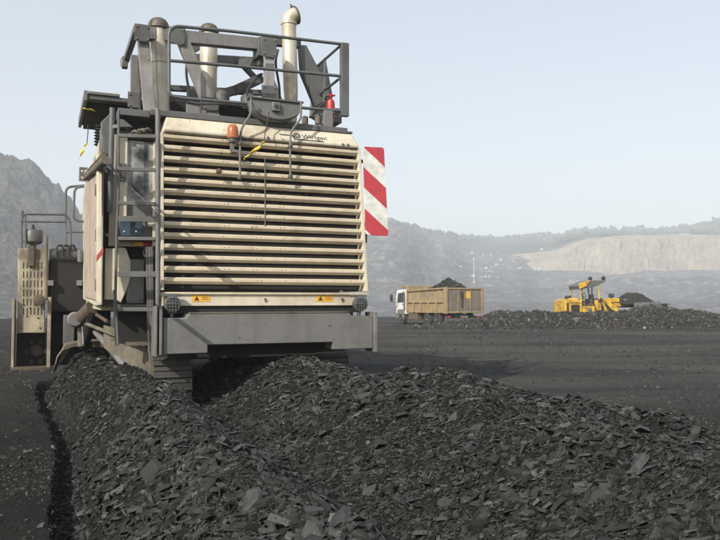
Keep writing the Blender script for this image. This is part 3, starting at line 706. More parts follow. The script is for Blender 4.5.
def windrow(x, y):
    u = x * Ux + y * Uy; v = x * Vx + y * Vy
    wob = .10 * fbm(v * .35, u * .2, 3, 5) + .05 * fbm(v * 2.6, u * 2.6, 3, 15)
    far = .22 * sst(8.5, 13, v)
    h1 = np.interp(u + wob + far, [.12, .21, .30, .48, .80, 1.08, 1.28, 1.50, 1.72, 2.3, 2.6], [0, -.20, -.16, .14, .53, .67, .60, .43, .20, .05, 0])
    e1 = sst(15.6, 14.6, v)
    h2 = np.interp(u + wob, [1.65, 1.95, 2.3, 2.75, 3.1, 3.35, 3.65, 4.0, 4.6, 5.2], [0, .12, .31, .58, .74, .77, .68, .5, .2, 0])
    e2 = sst(13.6, 12.6, v)
    h3 = np.interp(u + wob, [3.2, 3.7, 4.1, 4.45, 4.8, 5.4, 6.0, 6.4], [0, .52, .63, .67, .58, .25, .05, 0])
    e3 = sst(9.9, 8.9, v + .3 * fbm(u * 1.2, v, 2, 9))
    h = np.where(h1 < 0, h1, 0) * e1
    hm = np.maximum(np.maximum(h1 * e1, h2 * e2), h3 * e3)
    h = np.where(hm > 0, hm, h)
    lump = .10 * fbm(x * 1.1, y * 1.1, 3, 21) + .07 * fbm(x * 3.3, y * 3.3, 3, 31)
    mask = np.clip(hm / .25, 0, 1)
    return h + lump * mask, np.maximum(np.clip(hm / .12, 0, 1), .75 * (h1 < -.01) * e1), u, v
def berm(x, y):
    yc = 41.5 + .10 * (x - 6) + .8 * fbm(x * .15, 0 * x, 2, 3)
    amp = sst(1.5, 9, x) * (.68 + .30 * fbm(x * .22, 0 * x, 2, 8) + .22 * fbm(x * .9, y * .5, 3, 12))
    amp = amp + .30 * np.exp(-((x - 14.5) / 3.2) ** 2)
    d = np.abs(y - yc) / 2.6
    return np.maximum(0, amp) * np.clip(1 - d, 0, 1) ** .8 * (1 + .18 * fbm(x * 2.2, y * 2.2, 3, 44))
def heap(x, y, hx, hy, r, h):
    d = np.sqrt((x - hx) ** 2 + (y - hy) ** 2) / r
    return h * np.clip(1 - d, 0, 1) * (1 + .12 * fbm(x * 1.7, y * 1.7, 3, 4))
def ground_h(x, y):
    r = np.sqrt(x * x + y * y)
    w, m, u, v = windrow(x, y)
    base = .035 * fbm(x * .6, y * .6, 4, 2) + .012 * fbm(x * 5, y * 5, 3, 6) + .05 * fbm(x * .12, y * .35, 3, 14) * np.clip((r - 8) / 10, 0, 1)
    ruts = .03 * np.sin(y * 1.35 + .5 * fbm(x * .12, y * .12, 2, 77) * 6) * np.clip((r - 13) / 6, 0, 1) * np.clip((60 - r) / 10, 0, 1) * fbm(x * .08, y * .4, 2, 66)
    h = base + ruts + w + berm(x, y) + heap(x, y, 19.4, 49.0, 4.2, 1.35)
    return h
def plateau_edge(x, y, h):
    r = np.sqrt(x * x + y * y)
    rim = 72 + 6 * fbm(x * .03, y * .03, 2, 50)
    return h - sst(0, 1, (r - rim) / 14) * 11

def grid_mesh(name, X, Y, Z, mat, kind='structure', attrs=None, wrap=False):
    n, m = X.shape
    co = np.stack([X, Y, Z], -1).reshape(-1, 3).astype(np.float32)
    i = np.arange(n - 1)[:, None]; j = np.arange(m - 1)[None, :]
    a = (i * m + j); q = np.stack([a, a + m, a + m + 1, a + 1], -1).reshape(-1, 4)
    return raw_mesh(name, co, q.astype(np.int32), mat, kind, attrs, smooth=True)
def raw_mesh(name, co, quads, mat, kind, attrs=None, smooth=False):
    me = bpy.data.meshes.new(name); nf, k = quads.shape
    me.vertices.add(len(co)); me.vertices.foreach_set('co', co.ravel())
    me.loops.add(nf * k); me.loops.foreach_set('vertex_index', quads.ravel())
    me.polygons.add(nf); me.polygons.foreach_set('loop_start', np.arange(nf, dtype=np.int32) * k)
    me.polygons.foreach_set('use_smooth', np.full(nf, smooth))
    me.update(calc_edges=True)
    for an, arr in (attrs or {}).items():
        at = me.attributes.new(an, 'FLOAT', 'POINT'); at.data.foreach_set('value', arr.astype(np.float32).ravel())
    me.materials.append(mat)
    o = bpy.data.objects.new(name, me); COL.objects.link(o)
    if kind: o['kind'] = kind
    return o

# ground material : coal dust, paler on the haul ground
gm, nt, b = nodes('coal_ground')
n1 = noise(nt, .9, 8, .6); n2 = noise(nt, .25, 5, .6, stretch=(.25, 1.3, 1)); n3 = noise(nt, 30, 4, .7); n4 = noise(nt, 7, 6, .7)
at = N(nt, 'ShaderNodeAttribute', attribute_name='haul')
base = mix(nt, ramp(nt, n1, .3, .7), (.009, .009, .0085), (.019, .0185, .017))
haul = mix(nt, ramp(nt, n2, .42, .58), (.022, .025, .031), (.090, .083, .072))
haul = mix(nt, ramp(nt, n4, .35, .7), haul, (.040, .038, .034))
c = mix(nt, at.outputs['Fac'], base, haul)
c = mix(nt, ramp(nt, n3, .58, .8, 0, .35), c, (.07, .066, .058))
nt.links.new(c, b.inputs['Base Color']); b.inputs['Roughness'].default_value = .9; b.inputs['Specular IOR Level'].default_value = .12
hb = math_(nt, 'ADD', n3, math_(nt, 'MULTIPLY', n4, 2.0)); bump(nt, b, hb, .9, .03)
M['ground'] = gm

azf = np.radians(np.linspace(-40, 48, 1150)); azl = np.radians(np.linspace(-180, -40, 60))[:-1]; azr = np.radians(np.linspace(48, 180, 60))[1:]
az = np.concatenate([azl, azf, azr])
rr = np.concatenate([np.linspace(.05, 1.5, 12)[:-1], np.exp(np.linspace(math.log(1.5), math.log(96), 820))])
RR, AZ = np.meshgrid(rr, az, indexing='ij'); X = RR * np.sin(AZ); Y = RR * np.cos(AZ)
Z = plateau_edge(X, Y, ground_h(X, Y))
_, wm, _, _ = windrow(X, Y)
haulm = np.clip((1 - wm), 0, 1) * sst(9, 15, RR + 2 * fbm(X * .5, Y * .5, 3, 61)) * np.where(X * Ux + Y * Uy < 0.3, .35, 1) * np.clip(1 - berm(X, Y) * 3, .2, 1)
grid_mesh('ground', X, Y, Z, M['ground'], attrs={'haul': haulm})

# ---- coal flakes
def coal_mat(name, lo, hi, spec=.5):
    m, nt, b = nodes(name)
    at = N(nt, 'ShaderNodeAttribute', attribute_name='tone')
    n1 = noise(nt, 18, 5, .6)
    c = mix(nt, at.outputs['Fac'], lo, hi); c = mix(nt, ramp(nt, n1, .35, .7, 0, .6), c, tuple((x + y) * .42 for x, y in zip(lo, hi)))
    nt.links.new(c, b.inputs['Base Color'])
    fr_ = math_(nt, 'FRACT', math_(nt, 'MULTIPLY', at.outputs['Fac'], 17.3))
    nt.links.new(ramp(nt, fr_, .6, .85, .85, .24), b.inputs['Roughness'])
    nt.links.new(ramp(nt, fr_, .6, .85, spec, .6), b.inputs['Specular IOR Level'])
    bump(nt, b, noise(nt, 60, 5, .7), .9, .01); return m
M['coal'] = coal_mat('coal_flakes', (.005, .0054, .0054), (.088, .092, .086), .12)
M['gravel'] = coal_mat('coal_gravel', (.013, .013, .0125), (.115, .110, .098), .15)

def flakes(name, P3, NRM, size, flat, label, cat, mat, kind='stuff', tones=None, tilt=.38, jit=.25):
    K = 5; n = len(P3)
    ang = np.linspace(0, 2 * np.pi, K, endpoint=False)[None] + rng.normal(0, .22, (n, K)) + rng.uniform(0, 6.28, (n, 1))
    rad = size[:, None] * .5 * (1 + rng.uniform(-.38, .38, (n, K)))
    asp = rng.uniform(.32, .8, (n, 1))
    lx = rad * np.cos(ang); ly = rad * np.sin(ang) * asp
    th = size * flat
    # orientation frame
    nv = NRM + rng.normal(0, tilt, (n, 3)); nv /= np.linalg.norm(nv, axis=1, keepdims=True)
    g = np.tile(np.array([[.93, .37, 0.]]), (n, 1)) + rng.normal(0, .36, (n, 3))
    tx = g - nv * np.sum(g * nv, 1, keepdims=True); tx /= np.linalg.norm(tx, axis=1, keepdims=True)
    ty = np.cross(nv, tx)
    dz = rng.normal(0, 1, (n, K)) * th[:, None] * .16
    top_s = rng.uniform(.78, 1.0, (n, K))
    def P(x, y, z): return P3[:, None, :] + x[..., None] * tx[:, None] + y[..., None] * ty[:, None] + z[..., None] * nv[:, None]
    bot = P(lx, ly, -.5 * th[:, None] + dz * 0); top = P(lx * top_s, ly * top_s, .5 * th[:, None] + dz)
    ctr = P(np.zeros((n, 1)), np.zeros((n, 1)), .5 * th[:, None] * (1 + rng.normal(0, .15, (n, 1))))
    co = np.concatenate([bot, top, ctr], 1).reshape(-1, 3).astype(np.float32); S_ = 2 * K + 1
    tri = []
    for k in range(K):
        l = (k + 1) % K; tri += [(k, l, K + l), (k, K + l, K + k), (K + k, K + l, 2 * K)]
    tri = np.array(tri); f = (np.arange(n)[:, None, None] * S_ + tri[None]).reshape(-1, 3).astype(np.int32)
    t = tones if tones is not None else rng.beta(1.1, 3.2, n)
    o = raw_mesh(name, co, f, mat, kind, {'tone': np.repeat(t, S_)}); 
    if label: tag(o, label, cat)
    return o
def normals(x, y, fn, e=.06):
    gx = (fn(x + e, y) - fn(x - e, y)) / (2 * e); gy = (fn(x, y + e) - fn(x, y - e)) / (2 * e)
    nn = np.stack([-gx, -gy, np.ones_like(gx)], -1); return nn / np.linalg.norm(nn, axis=-1, keepdims=True)

n = 430000
r_ = 1.3 + 16.2 * rng.uniform(0, 1, n) ** 1.25; a_ = np.radians(rng.uniform(-48, 56, n)); x = r_ * np.sin(a_); y = r_ * np.cos(a_)
w, m_, u, v = windrow(x, y)
keep = (m_ > rng.uniform(0, 1, n)) & (v > -2.5) 
x, y, m_, u, r_ = x[keep], y[keep], m_[keep], u[keep], r_[keep]
n = len(x); kind_ = rng.uniform(0, 1, n)
coarse = np.clip(.55 + 1.3 * fbm(x * .8, y * .8, 3, 70) - .8 * np.exp(-((u - 1.85) / .32) ** 2), .06, 1)
size = np.where(kind_ < .66, rng.uniform(.014, .045, n), np.where(kind_ < .66 + .27 * coarse, rng.uniform(.045, .10, n), rng.uniform(.08, .145, n)))
size = np.where((kind_ >= .66 + .27 * coarse) & (rng.uniform(0, 1, n) > coarse * .55), rng.uniform(.03, .06, n), size)
z = ground_h(x, y) + rng.uniform(-.25, .5, n) * size * .3 + .006
nrm = normals(x, y, ground_h)
nrm = nrm + np.array([[.16, .26, 0]])       # shingled: plates dip one way
print('FLAKES', n)
flakes('coal_rubble', np.stack([x, y, z], -1), nrm, size, rng.uniform(.07, .24, n), 'dark flaky coal rubble heaped in long windrows behind the miner', 'coal rubble', M['coal'], tilt=.42)

# loose gravel on the flat ground
n = 150000
r_ = np.exp(rng.uniform(math.log(2.2), math.log(44), n)); a_ = np.radians(rng.uniform(-44, 46, n)); x = r_ * np.sin(a_); y = r_ * np.cos(a_)
w, m_, u, v = windrow(x, y); keep = (m_ < .5) & (vnoise(x * .5, y * 1.4, 5) ** 1.3 * 1.5 > rng.uniform(0, 1, n)); x, y, r_ = x[keep], y[keep], r_[keep]; n = len(x)
size = rng.uniform(.008, .026, n) * (1 + r_ * .03) * np.where(rng.uniform(0, 1, n) < .05, 2.4, 1)
z = ground_h(x, y) + size * .1
flakes('gravel', np.stack([x, y, z], -1), np.tile(np.array([[0, 0, 1.]]), (n, 1)), size, rng.uniform(.3, .6, n), 'loose fine coal gravel scattered over the flat haul ground', 'gravel', M['gravel'], tilt=.5, tones=rng.beta(1.2, 4, n) * np.where(r_ < 9, .6, 1))

# rubble on the far bank
n = 95000
x = rng.uniform(0, 42, n); y = 41.5 + .10 * (x - 6) + rng.normal(0, 1.5, n)
k = (berm(x, y) > .05); x, y = x[k], y[k]; n = len(x)
size = rng.gamma(1.6, .028, n) + .03; z = ground_h(x, y) + size * .15
flakes('bank_rubble', np.stack([x, y, z], -1), normals(x, y, ground_h, .2), size, rng.uniform(.4, .8, n), 'bank of grey coal rubble running in front of the truck and loader', 'coal rubble', M['gravel'], tilt=.6, tones=rng.beta(1.2, 3.2, n))
n = 5000
an = rng.uniform(0, 6.28, n); q = np.sqrt(rng.uniform(0, 1, n)) * 4; x = 19.4 + q * np.cos(an); y = 49 + q * np.sin(an); size = rng.gamma(2, .04, n) + .04
flakes('heap_rubble', np.stack([x, y, ground_h(x, y) + size * .1], -1), normals(x, y, ground_h, .2), size, rng.uniform(.4, .8, n), 'dark heap of loose coal beside the yellow loader', 'coal heap', M['gravel'], tilt=.6)

# ---- individual large slabs
def hit(px, py):
    d = ray(px, py); t = 1.0
    while t < 80:
        p = CAMP + d * t
        if p.z < float(ground_h(np.array([p.x]), np.array([p.y]))[0]): return p
        t += .02
    return p
SL = [(695, 438, .17, .95, 'pale grey rounded stone on the windrow near the right edge of the photo', .55),
      (543, 441, .15, .85, 'light grey block high on the windrow, left of the pale rounded stone', .45),
      (127, 402, .26, .9, 'pale slab near the top of the left windrow, just below the crawler track', .3),
      (84, 413, .20, .65, 'grey slab lying on the left shoulder of the left windrow beside the ditch', .28),
      (118, 424, .24, .75, 'broad flat slab below the palest slab on the left windrow', .26),
      (152, 478, .28, .7, 'long leaning slab in the middle of the left windrow', .22),
      (253, 508, .24, .55, 'dark wedge slab in the valley at the bottom, left of centre', .3),
      (322, 462, .16, .5, 'dark upright flake standing on the middle windrow slope', .6),
      (298, 424, .13, .9, 'pale flake lying high on the middle windrow slope', .25),
      (340, 425, .18, .1, 'blackish block half buried in the middle windrow', .5),
      (636, 468, .24, .55, 'wide flat slab on the near slope of the right windrow', .2),
      (478, 430, .17, .75, 'grey slab just below the crest of the right windrow', .3),
      (590, 410, .13, .3, 'dark block sitting on the crest of the right windrow', .5)]
for (px, py, s, tone, lab, flat) in SL:
    p = hit(px, py); nr = normals(np.array([p.x]), np.array([p.y]), ground_h)
    o = flakes('coal_slab', np.array([[0, 0, s * flat * .35]]), nr, np.array([s * .78]), np.array([flat]), None, None, M['coal'], None, np.array([tone * .62]), tilt=.25)
    o.location = p; tag(o, lab, 'slab', 'large slabs lying on the windrows')
    bv = o.modifiers.new('b', 'BEVEL'); bv.width = s * .05; bv.segments = 2
    sb = o.modifiers.new('s', 'SUBSURF'); sb.subdivision_type = 'SIMPLE'; sb.levels = sb.render_levels = 1

# ================================================================== TERRAIN beyond the plateau
cols = [-1500, -700, -300, -100, 0, 25, 55, 67, 90, 140, 220, 300, 360, 390, 440, 480, 520, 545, 600, 660, 720, 900, 1300, 2200]
azc = np.arctan((np.array(cols) - 360) / F)
rl = np.array([84, 110, 170, 240, 300, 360, 430, 470, 540, 650, 760, 830, 862, 905, 1000, 1150, 1350, 1500, 1700])
# photo elevations (y) of the ground at those distances, by column
T = {
 'L':  [345, 350, 330, 300, 262, 215, 165, 148, 160, 190, 210, 220, 225, 230, 235, 240, 245, 250, 260],
 'L2': [345, 350, 330, 305, 275, 232, 190, 175, 185, 200, 215, 222, 226, 230, 235, 240, 245, 250, 260],
 'L3': [345, 355, 335, 318, 300, 285, 262, 250, 238, 228, 215, 210, 210, 212, 215, 220, 225, 235, 250],
 'M':  [345, 370, 345, 325, 316, 306, 294, 284, 268, 246, 226, 218, 217, 220, 224, 228, 233, 240, 255],
 'M2': [345, 370, 345, 330, 318, 310, 301, 296, 285, 268, 252, 243, 239, 237, 236, 237, 240, 245, 255],
 'N':  [345, 370, 350, 335, 318, 311, 304, 300, 292, 280, 268, 261, 258, 253, 247, 242, 238, 242, 255],
 'Q0': [345, 370, 350, 335, 318, 312, 306, 303, 297, 286, 275, 268, 258, 251, 246, 241, 237, 240, 255],
 'Q':  [345, 370, 350, 335, 318, 311, 304, 300, 294, 284, 275, 271.5, 240, 236, 238, 238, 229, 234, 250],
 'Q2': [345, 370, 350, 335, 318, 311, 303, 298, 291, 282, 274, 270.5, 238, 236, 236, 232, 222, 228, 245]}
sel = ['L', 'L', 'L', 'L', 'L', 'L', 'L2', 'L2', 'L3', 'L3', 'L3', 'L3', 'M', 'M', 'M2', 'N', 'N', 'Q0', 'Q', 'Q', 'Q2', 'Q2', 'Q2', 'Q2']
tab = np.array([T[s] for s in sel], float)      # cols x r
tweak = {0: 12, 1: 12, 2: 12, 3: 12, 4: 9, 5: 13, 6: 8, 7: 22}
for i, dlt in tweak.items(): tab[i, 5:9] += dlt
aznear = np.radians(np.linspace(-34, 34, 1100)); azw1 = np.radians(np.linspace(-80, -34, 120))[:-1]; azw2 = np.radians(np.linspace(34, 80, 120))[1:]
az = np.concatenate([azw1, aznear, azw2]); rr = np.exp(np.linspace(math.log(84), math.log(1690), 560))
# extra rings on the quarry wall
rr = np.sort(np.concatenate([rr, np.linspace(826, 872, 50)]))
AZg, RRg = np.meshgrid(az, rr, indexing='ij')
def tabf(AZg, RRg):
    ci = np.interp(AZg, azc, np.arange(len(cols))); ri = np.interp(RRg, rl, np.arange(len(rl)))
    c0 = np.clip(ci.astype(int), 0, len(cols) - 2); r0 = np.clip(ri.astype(int), 0, len(rl) - 2); fc = ci - c0; fr_ = ri - r0
    fc = fc * fc * (3 - 2 * fc)
    return (tab[c0, r0] * (1 - fc) * (1 - fr_) + tab[c0 + 1, r0] * fc * (1 - fr_) + tab[c0, r0 + 1] * (1 - fc) * fr_ + tab[c0 + 1, r0 + 1] * fc * fr_)
wob = RRg * (1 + .03 * fbm(AZg * 14, RRg * .002, 4, 90))
PY = tabf(AZg, wob)
X = RRg * np.sin(AZg); Y = RRg * np.cos(AZg)
Z = HC + (300 - PY) / F * RRg * np.cos(np.clip(AZg, -.9, .9))
pxg = 360 + F * np.tan(np.clip(AZg, -1.3, 1.3))
left = sst(150, 40, pxg)                                   # rocky hill weight
rid = 1 - np.abs(fbm(X * .022, Y * .022, 6, 101)) * 2
rid2 = 1 - np.abs(fbm(X * .07, Y * .07, 5, 111)) * 2
up = sst(200, 330, RRg)
Z += left * up * (7 * (rid - .6) + 4.0 * (rid2 - .6) + 2.6 * fbm(X * .25, Y * .25, 4, 113))
oth = (1 - left) * sst(240, 420, RRg)
Z += oth * (RRg / 800) * (4.0 * fbm(X * .012, Y * .012, 5, 121) + 1.0 * fbm(X * .06, Y * .06, 4, 131))
# mining benches
bz = 11.0; q = Z / bz; st = (np.floor(q) + sst(.62, .95, q - np.floor(q))) * bz
wbn = oth * sst(980, 840, RRg) * .75 * (1 - sst(820, 835, wob) * sst(500, 560, pxg))
Z = Z * (1 - wbn) + st * wbn
# gullies on the pale wall
cl = sst(520, 580, pxg) * sst(824, 834, wob) * sst(874, 862, wob)
ridge_g = np.abs(fbm(AZg * 130, Z * .03, 3, 141)) + .5 * np.abs(fbm(AZg * 420 + Z * .03, Z * .06, 3, 142))
shift = cl * (ridge_g - .3) * 16
X += -shift * np.sin(AZg); Y += -shift * np.cos(AZg)
Z += sst(900, 1250, RRg) * 3 * fbm(X * .05, Y * .05, 4, 151)
# zones
zone = np.zeros(X.shape, int)
zone[(left > .5) & (RRg > 215)] = 1
zone[(pxg > 528 + 22 * fbm(RRg * .02, AZg * 20, 2, 4)) & (wob > 827) & (wob < 905)] = 2
zone[(RRg > 930 + 25 * fbm(AZg * 30, RRg * .01, 3, 7)) & (left < .5)] = 3
def terr_mat(name, c1, c2, c3, sc1=.03, bumpd=3., streak=None, bs=.8):
    m, nt, b = nodes(name)
    n1 = noise(nt, sc1, 8, .62); n2 = noise(nt, sc1 * 7, 6, .65)
    c = mix(nt, ramp(nt, n1, .38, .62), c1, c2); c = mix(nt, ramp(nt, n2, .48, .7), c, c3)
    if streak:
        n3 = noise(nt, .05, 5, .6, stretch=streak); c = mix(nt, ramp(nt, n3, .5, .62, 0, .8), c, c2)
    nt.links.new(c, b.inputs['Base Color']); b.inputs['Roughness'].default_value = .95; b.inputs['Specular IOR Level'].default_value = .1
    bump(nt, b, math_(nt, 'ADD', n2, noise(nt, sc1 * 25, 4, .6)), bs, bumpd); return m
tm = {0: ('pit_terrain', terr_mat('pit_grey', (.045, .051, .060), (.095, .098, .102), (.26, .25, .235), .018, 4., (.25, .25, 3))),
      1: ('rocky_hill', terr_mat('hill_rock', (.07, .075, .078), (.13, .13, .125), (.22, .215, .20), .05, 3.5, None, 1.)),
      2: ('quarry_wall', terr_mat('quarry_earth', (.47, .41, .30), (.27, .235, .17), (.58, .52, .41), .04, 5.)),
      3: ('wooded_hills', terr_mat('hill_green', (.03, .06, .035), (.05, .075, .045), (.02, .045, .03), .03, 3.))}
nA, nR = X.shape; co = np.stack([X, Y, Z], -1).reshape(-1, 3).astype(np.float32)
i = np.arange(nA - 1)[:, None]; j = np.arange(nR - 1)[None, :]; a = i * nR + j
Q = np.stack([a, a + 1, a + nR + 1, a + nR], -1).reshape(-1, 4); fz = zone[:-1, :-1].reshape(-1)
for k, (nm, mt) in tm.items():
    qq = Q[fz == k][:, ::-1]; used, inv = np.unique(qq, return_inverse=True)
    raw_mesh(nm, co[used], inv.reshape(-1, 4).astype(np.int32), mt, 'structure', smooth=(k not in (1,)))
def terr_h(px, r):
    azv = math.atan((px - 360) / F); ia = int(np.argmin(abs(az - azv))); ir = int(np.argmin(abs(rr - r))); return Vector((float(X[ia, ir]), float(Y[ia, ir]), float(Z[ia, ir])))

# ---- far woodland on the ridge: one mass
n = 5200; vs = []; 
pxs = rng.uniform(395, 1000, n); rs = rng.uniform(960, 1480, n)
ia = np.array([int(np.argmin(abs(az - math.atan((p - 360) / F)))) for p in pxs]); ir = np.searchsorted(rr, rs).clip(0, len(rr) - 1)
keep = (fbm(pxs * .03, rs * .01, 3, 9) > -.12); ia, ir = ia[keep], ir[keep]; n = len(ia)
base = np.stack([X[ia, ir] + rng.normal(0, 3, n), Y[ia, ir] + rng.normal(0, 3, n), Z[ia, ir]], -1)
wm_, nt, b = nodes('far_foliage'); nx = noise(nt, .12, 5)
nt.links.new(mix(nt, ramp(nt, nx, .35, .65), (.02, .05, .025), (.045, .08, .04)), b.inputs['Base Color']); b.inputs['Roughness'].default_value = .9
# each tree: seven overlapping leaf clumps (octahedra)
K = 7; c = np.repeat(base, K, 0); hgt = np.repeat(rng.uniform(3, 9, n), K)
off = rng.normal(0, 1, (n * K, 3)); off /= np.linalg.norm(off, axis=1, keepdims=True)
cc_ = c + off * (hgt * .28)[:, None] * np.array([1.2, 1.2, .8]) + np.stack([0 * hgt, 0 * hgt, hgt * .6], -1)
rad = hgt * rng.uniform(.18, .38, n * K); oc = np.array([[1,0,0],[0,1,0],[-1,0,0],[0,-1,0],[0,0,1],[0,0,-1.]])
co = (cc_[:, None] + oc[None] * rad[:, None, None] * rng.uniform(.6, 1.3, (n * K, 6, 1))).reshape(-1, 3).astype(np.float32)
ft = np.array([(0,1,4),(1,2,4),(2,3,4),(3,0,4),(1,0,5),(2,1,5),(3,2,5),(0,3,5)])
o = raw_mesh('woodland', co, (np.arange(n * K)[:, None, None] * 6 + ft[None]).reshape(-1, 3).astype(np.int32), wm_, 'stuff')
tag(o, 'far hazy woodland covering the ridge above the pale quarry wall', 'woodland')

# ---- far specks: sheds and a mast
protos = None
random.seed(5)
for k in range(22):
    px = random.gauss(490, 15) if k < 17 else random.uniform(515, 560); r0 = random.uniform(700, 960)
    p = terr_h(px, r0)
    if protos is None:
        m0 = MB(); m0.box((-3, -2, -1.0), (3, 2, 2.2)); m0.prism([(-3.2, -2.2, 2.25), (-3.2, 2.2, 2.25), (-3.2, 0, 3.2)], (6.4, 0, 0))
        o = m0.build('far_shed', M['concrete'], None, 0); protos = o
    else: o = protos.copy(); COL.objects.link(o)
    o.location = p; o.rotation_euler.z = random.uniform(-.6, .6); s = random.uniform(.18, .5); o.scale = (s, s, s * random.uniform(.8, 1.5))
    tag(o, 'tiny white shed far off on the hazy slope between truck and quarry wall', 'shed', 'far white sheds')
p = terr_h(474, 640)
ms = MB(); ms.tube([(0, 0, -2), (0, 0, 21)], [.30, .2], 8); ms.box((-1.0, -.3, 20.5), (1.0, .3, 21.2)); ms.box((-.6, -.6, -2), (.6, .6, 1.5))
o = ms.build('light_mast', M['cream'], None, 0); o.location = p; tag(o, 'tall thin pale mast standing on the slope behind the truck', 'mast')

# ================================================================== TIPPER TRUCK
def gz(x, y): return float(ground_h(np.array([x]), np.array([y]))[0])
D0 = 44.; al = R(21.6)
tx_ = (464 - 360) / F * D0
tr = tag(empty('tipper_truck', (tx_, D0, 1.6 - 28.5 * D0 / F), al), 'tipper truck with white cab and worn yellow body heaped with coal, driving away', 'tipper truck')
# local: +y forward (away), x right, rear face at y = 0 ; z0 at the wheels' foot
def part(mb, n, m, p=tr, bv=.02): return mb.build(n, M[m], p, bv)
zb0, zt0, W2 = .92, 2.42, 1.24
bd = MB()
bd.prism([(-W2, .02, zb0), (-W2, 5.3, zb0 - .05), (-W2, 5.3, zt0 - .12), (-W2, .02, zt0)], (.06, 0, 0))
bd.prism([(W2 - .06, .02, zb0), (W2 - .06, 5.3, zb0 - .05), (W2 - .06, 5.3, zt0 - .12), (W2 - .06, .02, zt0)], (.06, 0, 0))
bd.box((-W2 + .061, .02, zb0), (W2 - .061, 5.3, zb0 + .08)); bd.box((-W2 + .061, 5.24, zb0 + .081), (W2 - .061, 5.3, zt0 + .05))
body = part(bd, 'tipper_body', 'tipper')
rb = MB()
for s in (-1, 1):
    for yy in (.05, 1.1, 2.15, 3.2, 4.25, 5.2):
        lo = zb0 - .04; hi = zt0 - .0 - .12 * yy / 5.3 if yy in (.05, 5.2) else zb0 + .62
        rb.box((s * (W2 + .0), yy - .07, lo), (s * (W2 + .09), yy + .07, hi + .02))
    rb.beam((s * (W2 + .05), 0, zt0 - .03), (s * (W2 + .05), 5.3, zt0 - .15), .10, .10)
    rb.beam((s * (W2 + .045), .13, zb0 + .66), (s * (W2 + .045), 5.13, zb0 + .62), .085, .09)
rb.each('body_rib', M['tipper'], body, .02)
part(MB().box((-W2, 5.31, zb0), (W2, 5.42, zt0 + .22)).box((-W2 + .02, 5.42, zt0 + .10), (W2 - .02, 6.6, zt0 + .20)), 'headboard', 'tipper', body)
tg = part(MB().box((-W2 + .07, -.04, zb0 + .04), (W2 - .07, .015, zt0 - .06)), 'tailgate', 'tipper_back', body)
fr = MB(); fr.box((-W2 - .03, -.10, zb0 - .05), (-W2 + .11, .015, zt0 + .03)); fr.box((W2 - .11, -.10, zb0 - .05), (W2 + .03, .015, zt0 + .03)); fr.box((-W2 + .112, -.09, zt0 - .10), (W2 - .112, -.045, zt0 + .0)); fr.box((-W2 + .112, -.09, zb0), (W2 - .112, -.045, zb0 + .1))
for xx in (-.42, .42): fr.box((xx - .035, -.075, zb0 + .11), (xx + .035, -.045, zt0 - .11))
fr.each('tailgate_frame', M['tipper'], body, .02)
part(MB().box((-.28, -.088, zt0 - .62), (-.10, -.077, zt0 - .22)).box((-.22, -.088, zb0 + .3), (-.14, -.078, zt0 - .63)), 'tailgate_stain', 'ink', body, 0)
part(MB().prism([(.1, -.022, zt0 - .62), (.45, -.022, zt0 - .70), (.72, -.022, zt0 - .55), (.75, -.022, zt0 - .3), (.5, -.022, zt0 - .2), (.2, -.022, zt0 - .28)], (0, -.02, 0)) if 0 else MB().prism([(.08, -.042, zt0 - .58), (.22, -.042, zt0 - .66), (.38, -.042, zt0 - .62), (.38, -.042, zt0 - .24), (.15, -.042, zt0 - .2), (.06, -.042, zt0 - .36)], (0, -.006, 0)), 'yellow_patch', 'yellow', body, 0)
# load
gx, gy = np.meshgrid(np.linspace(-W2 + .08, W2 - .08, 40), np.linspace(.08, 5.2, 70), indexing='ij')
hz = zt0 - .45 + 1.05 * np.clip(1 - np.sqrt((gx / 1.7) ** 2 + ((gy - 1.9) / 2.2) ** 2), 0, 1) + .09 * fbm(gx * 2, gy * 2, 4, 3)
lo = grid_mesh('coal_load', gx, gy, hz, M['gravel'], None, attrs={'tone': np.full(gx.size, .15)}); lo.data.flip_normals()
tag(lo, 'pointed heap of dark coal riding in the tipper body', 'coal load'); lo.location = tr.location; lo.rotation_euler = tr.rotation_euler
# cab
cb = MB(); cb.prism([(-1.18, 5.62, .75), (-1.18, 7.25, .75), (-1.18, 7.32, 1.45), (-1.18, 7.1, 2.36), (-1.18, 5.62, 2.42)], (2.36, 0, 0)); cab = part(cb, 'cab', 'white', tr, .08)
part(MB().prism([(-1.19, 5.95, 1.55), (-1.19, 6.95, 1.52), (-1.19, 6.8, 2.15), (-1.19, 5.95, 2.2)], (-.012, 0, 0)), 'side_window', 'glass', cab, 0)
part(MB().prism([(1.19, 5.95, 1.55), (1.19, 6.95, 1.52), (1.19, 6.8, 2.15), (1.19, 5.95, 2.2)], (.012, 0, 0)), 'side_window', 'glass', cab, 0)
part(MB().box((-1.05, 5.60, 1.7), (1.05, 5.615, 2.25)), 'rear_window', 'glass', cab, 0)
part(MB().prism([(-1.0, 7.315, 1.52), (1.0, 7.315, 1.52), (1.0, 7.13, 2.26), (-1.0, 7.13, 2.26)], (0, .015, 0)), 'windscreen', 'glass', cab, 0)
part(MB().box((-1.195, 5.90, .95), (-1.205, 5.93, 2.25)).box((-1.195, 7.0, .95), (-1.205, 7.02, 1.5)).box((-1.195, 5.98, 1.38), (-1.23, 6.12, 1.42)), 'door_line', 'ink', cab, 0)
part(MB().tube([(-1.19, 7.15, 2.2), (-1.5, 7.2, 2.2), (-1.5, 7.2, 1.55), (-1.19, 7.15, 1.5)], .02, 6).box((-1.6, 7.17, 1.6), (-1.42, 7.22, 2.05)), 'mirror', 'ink', cab, 0)
part(MB().box((-1.22, 5.9, .48), (1.22, 7.3, .745)), 'cab_skirt', 'grey', cab, .03)
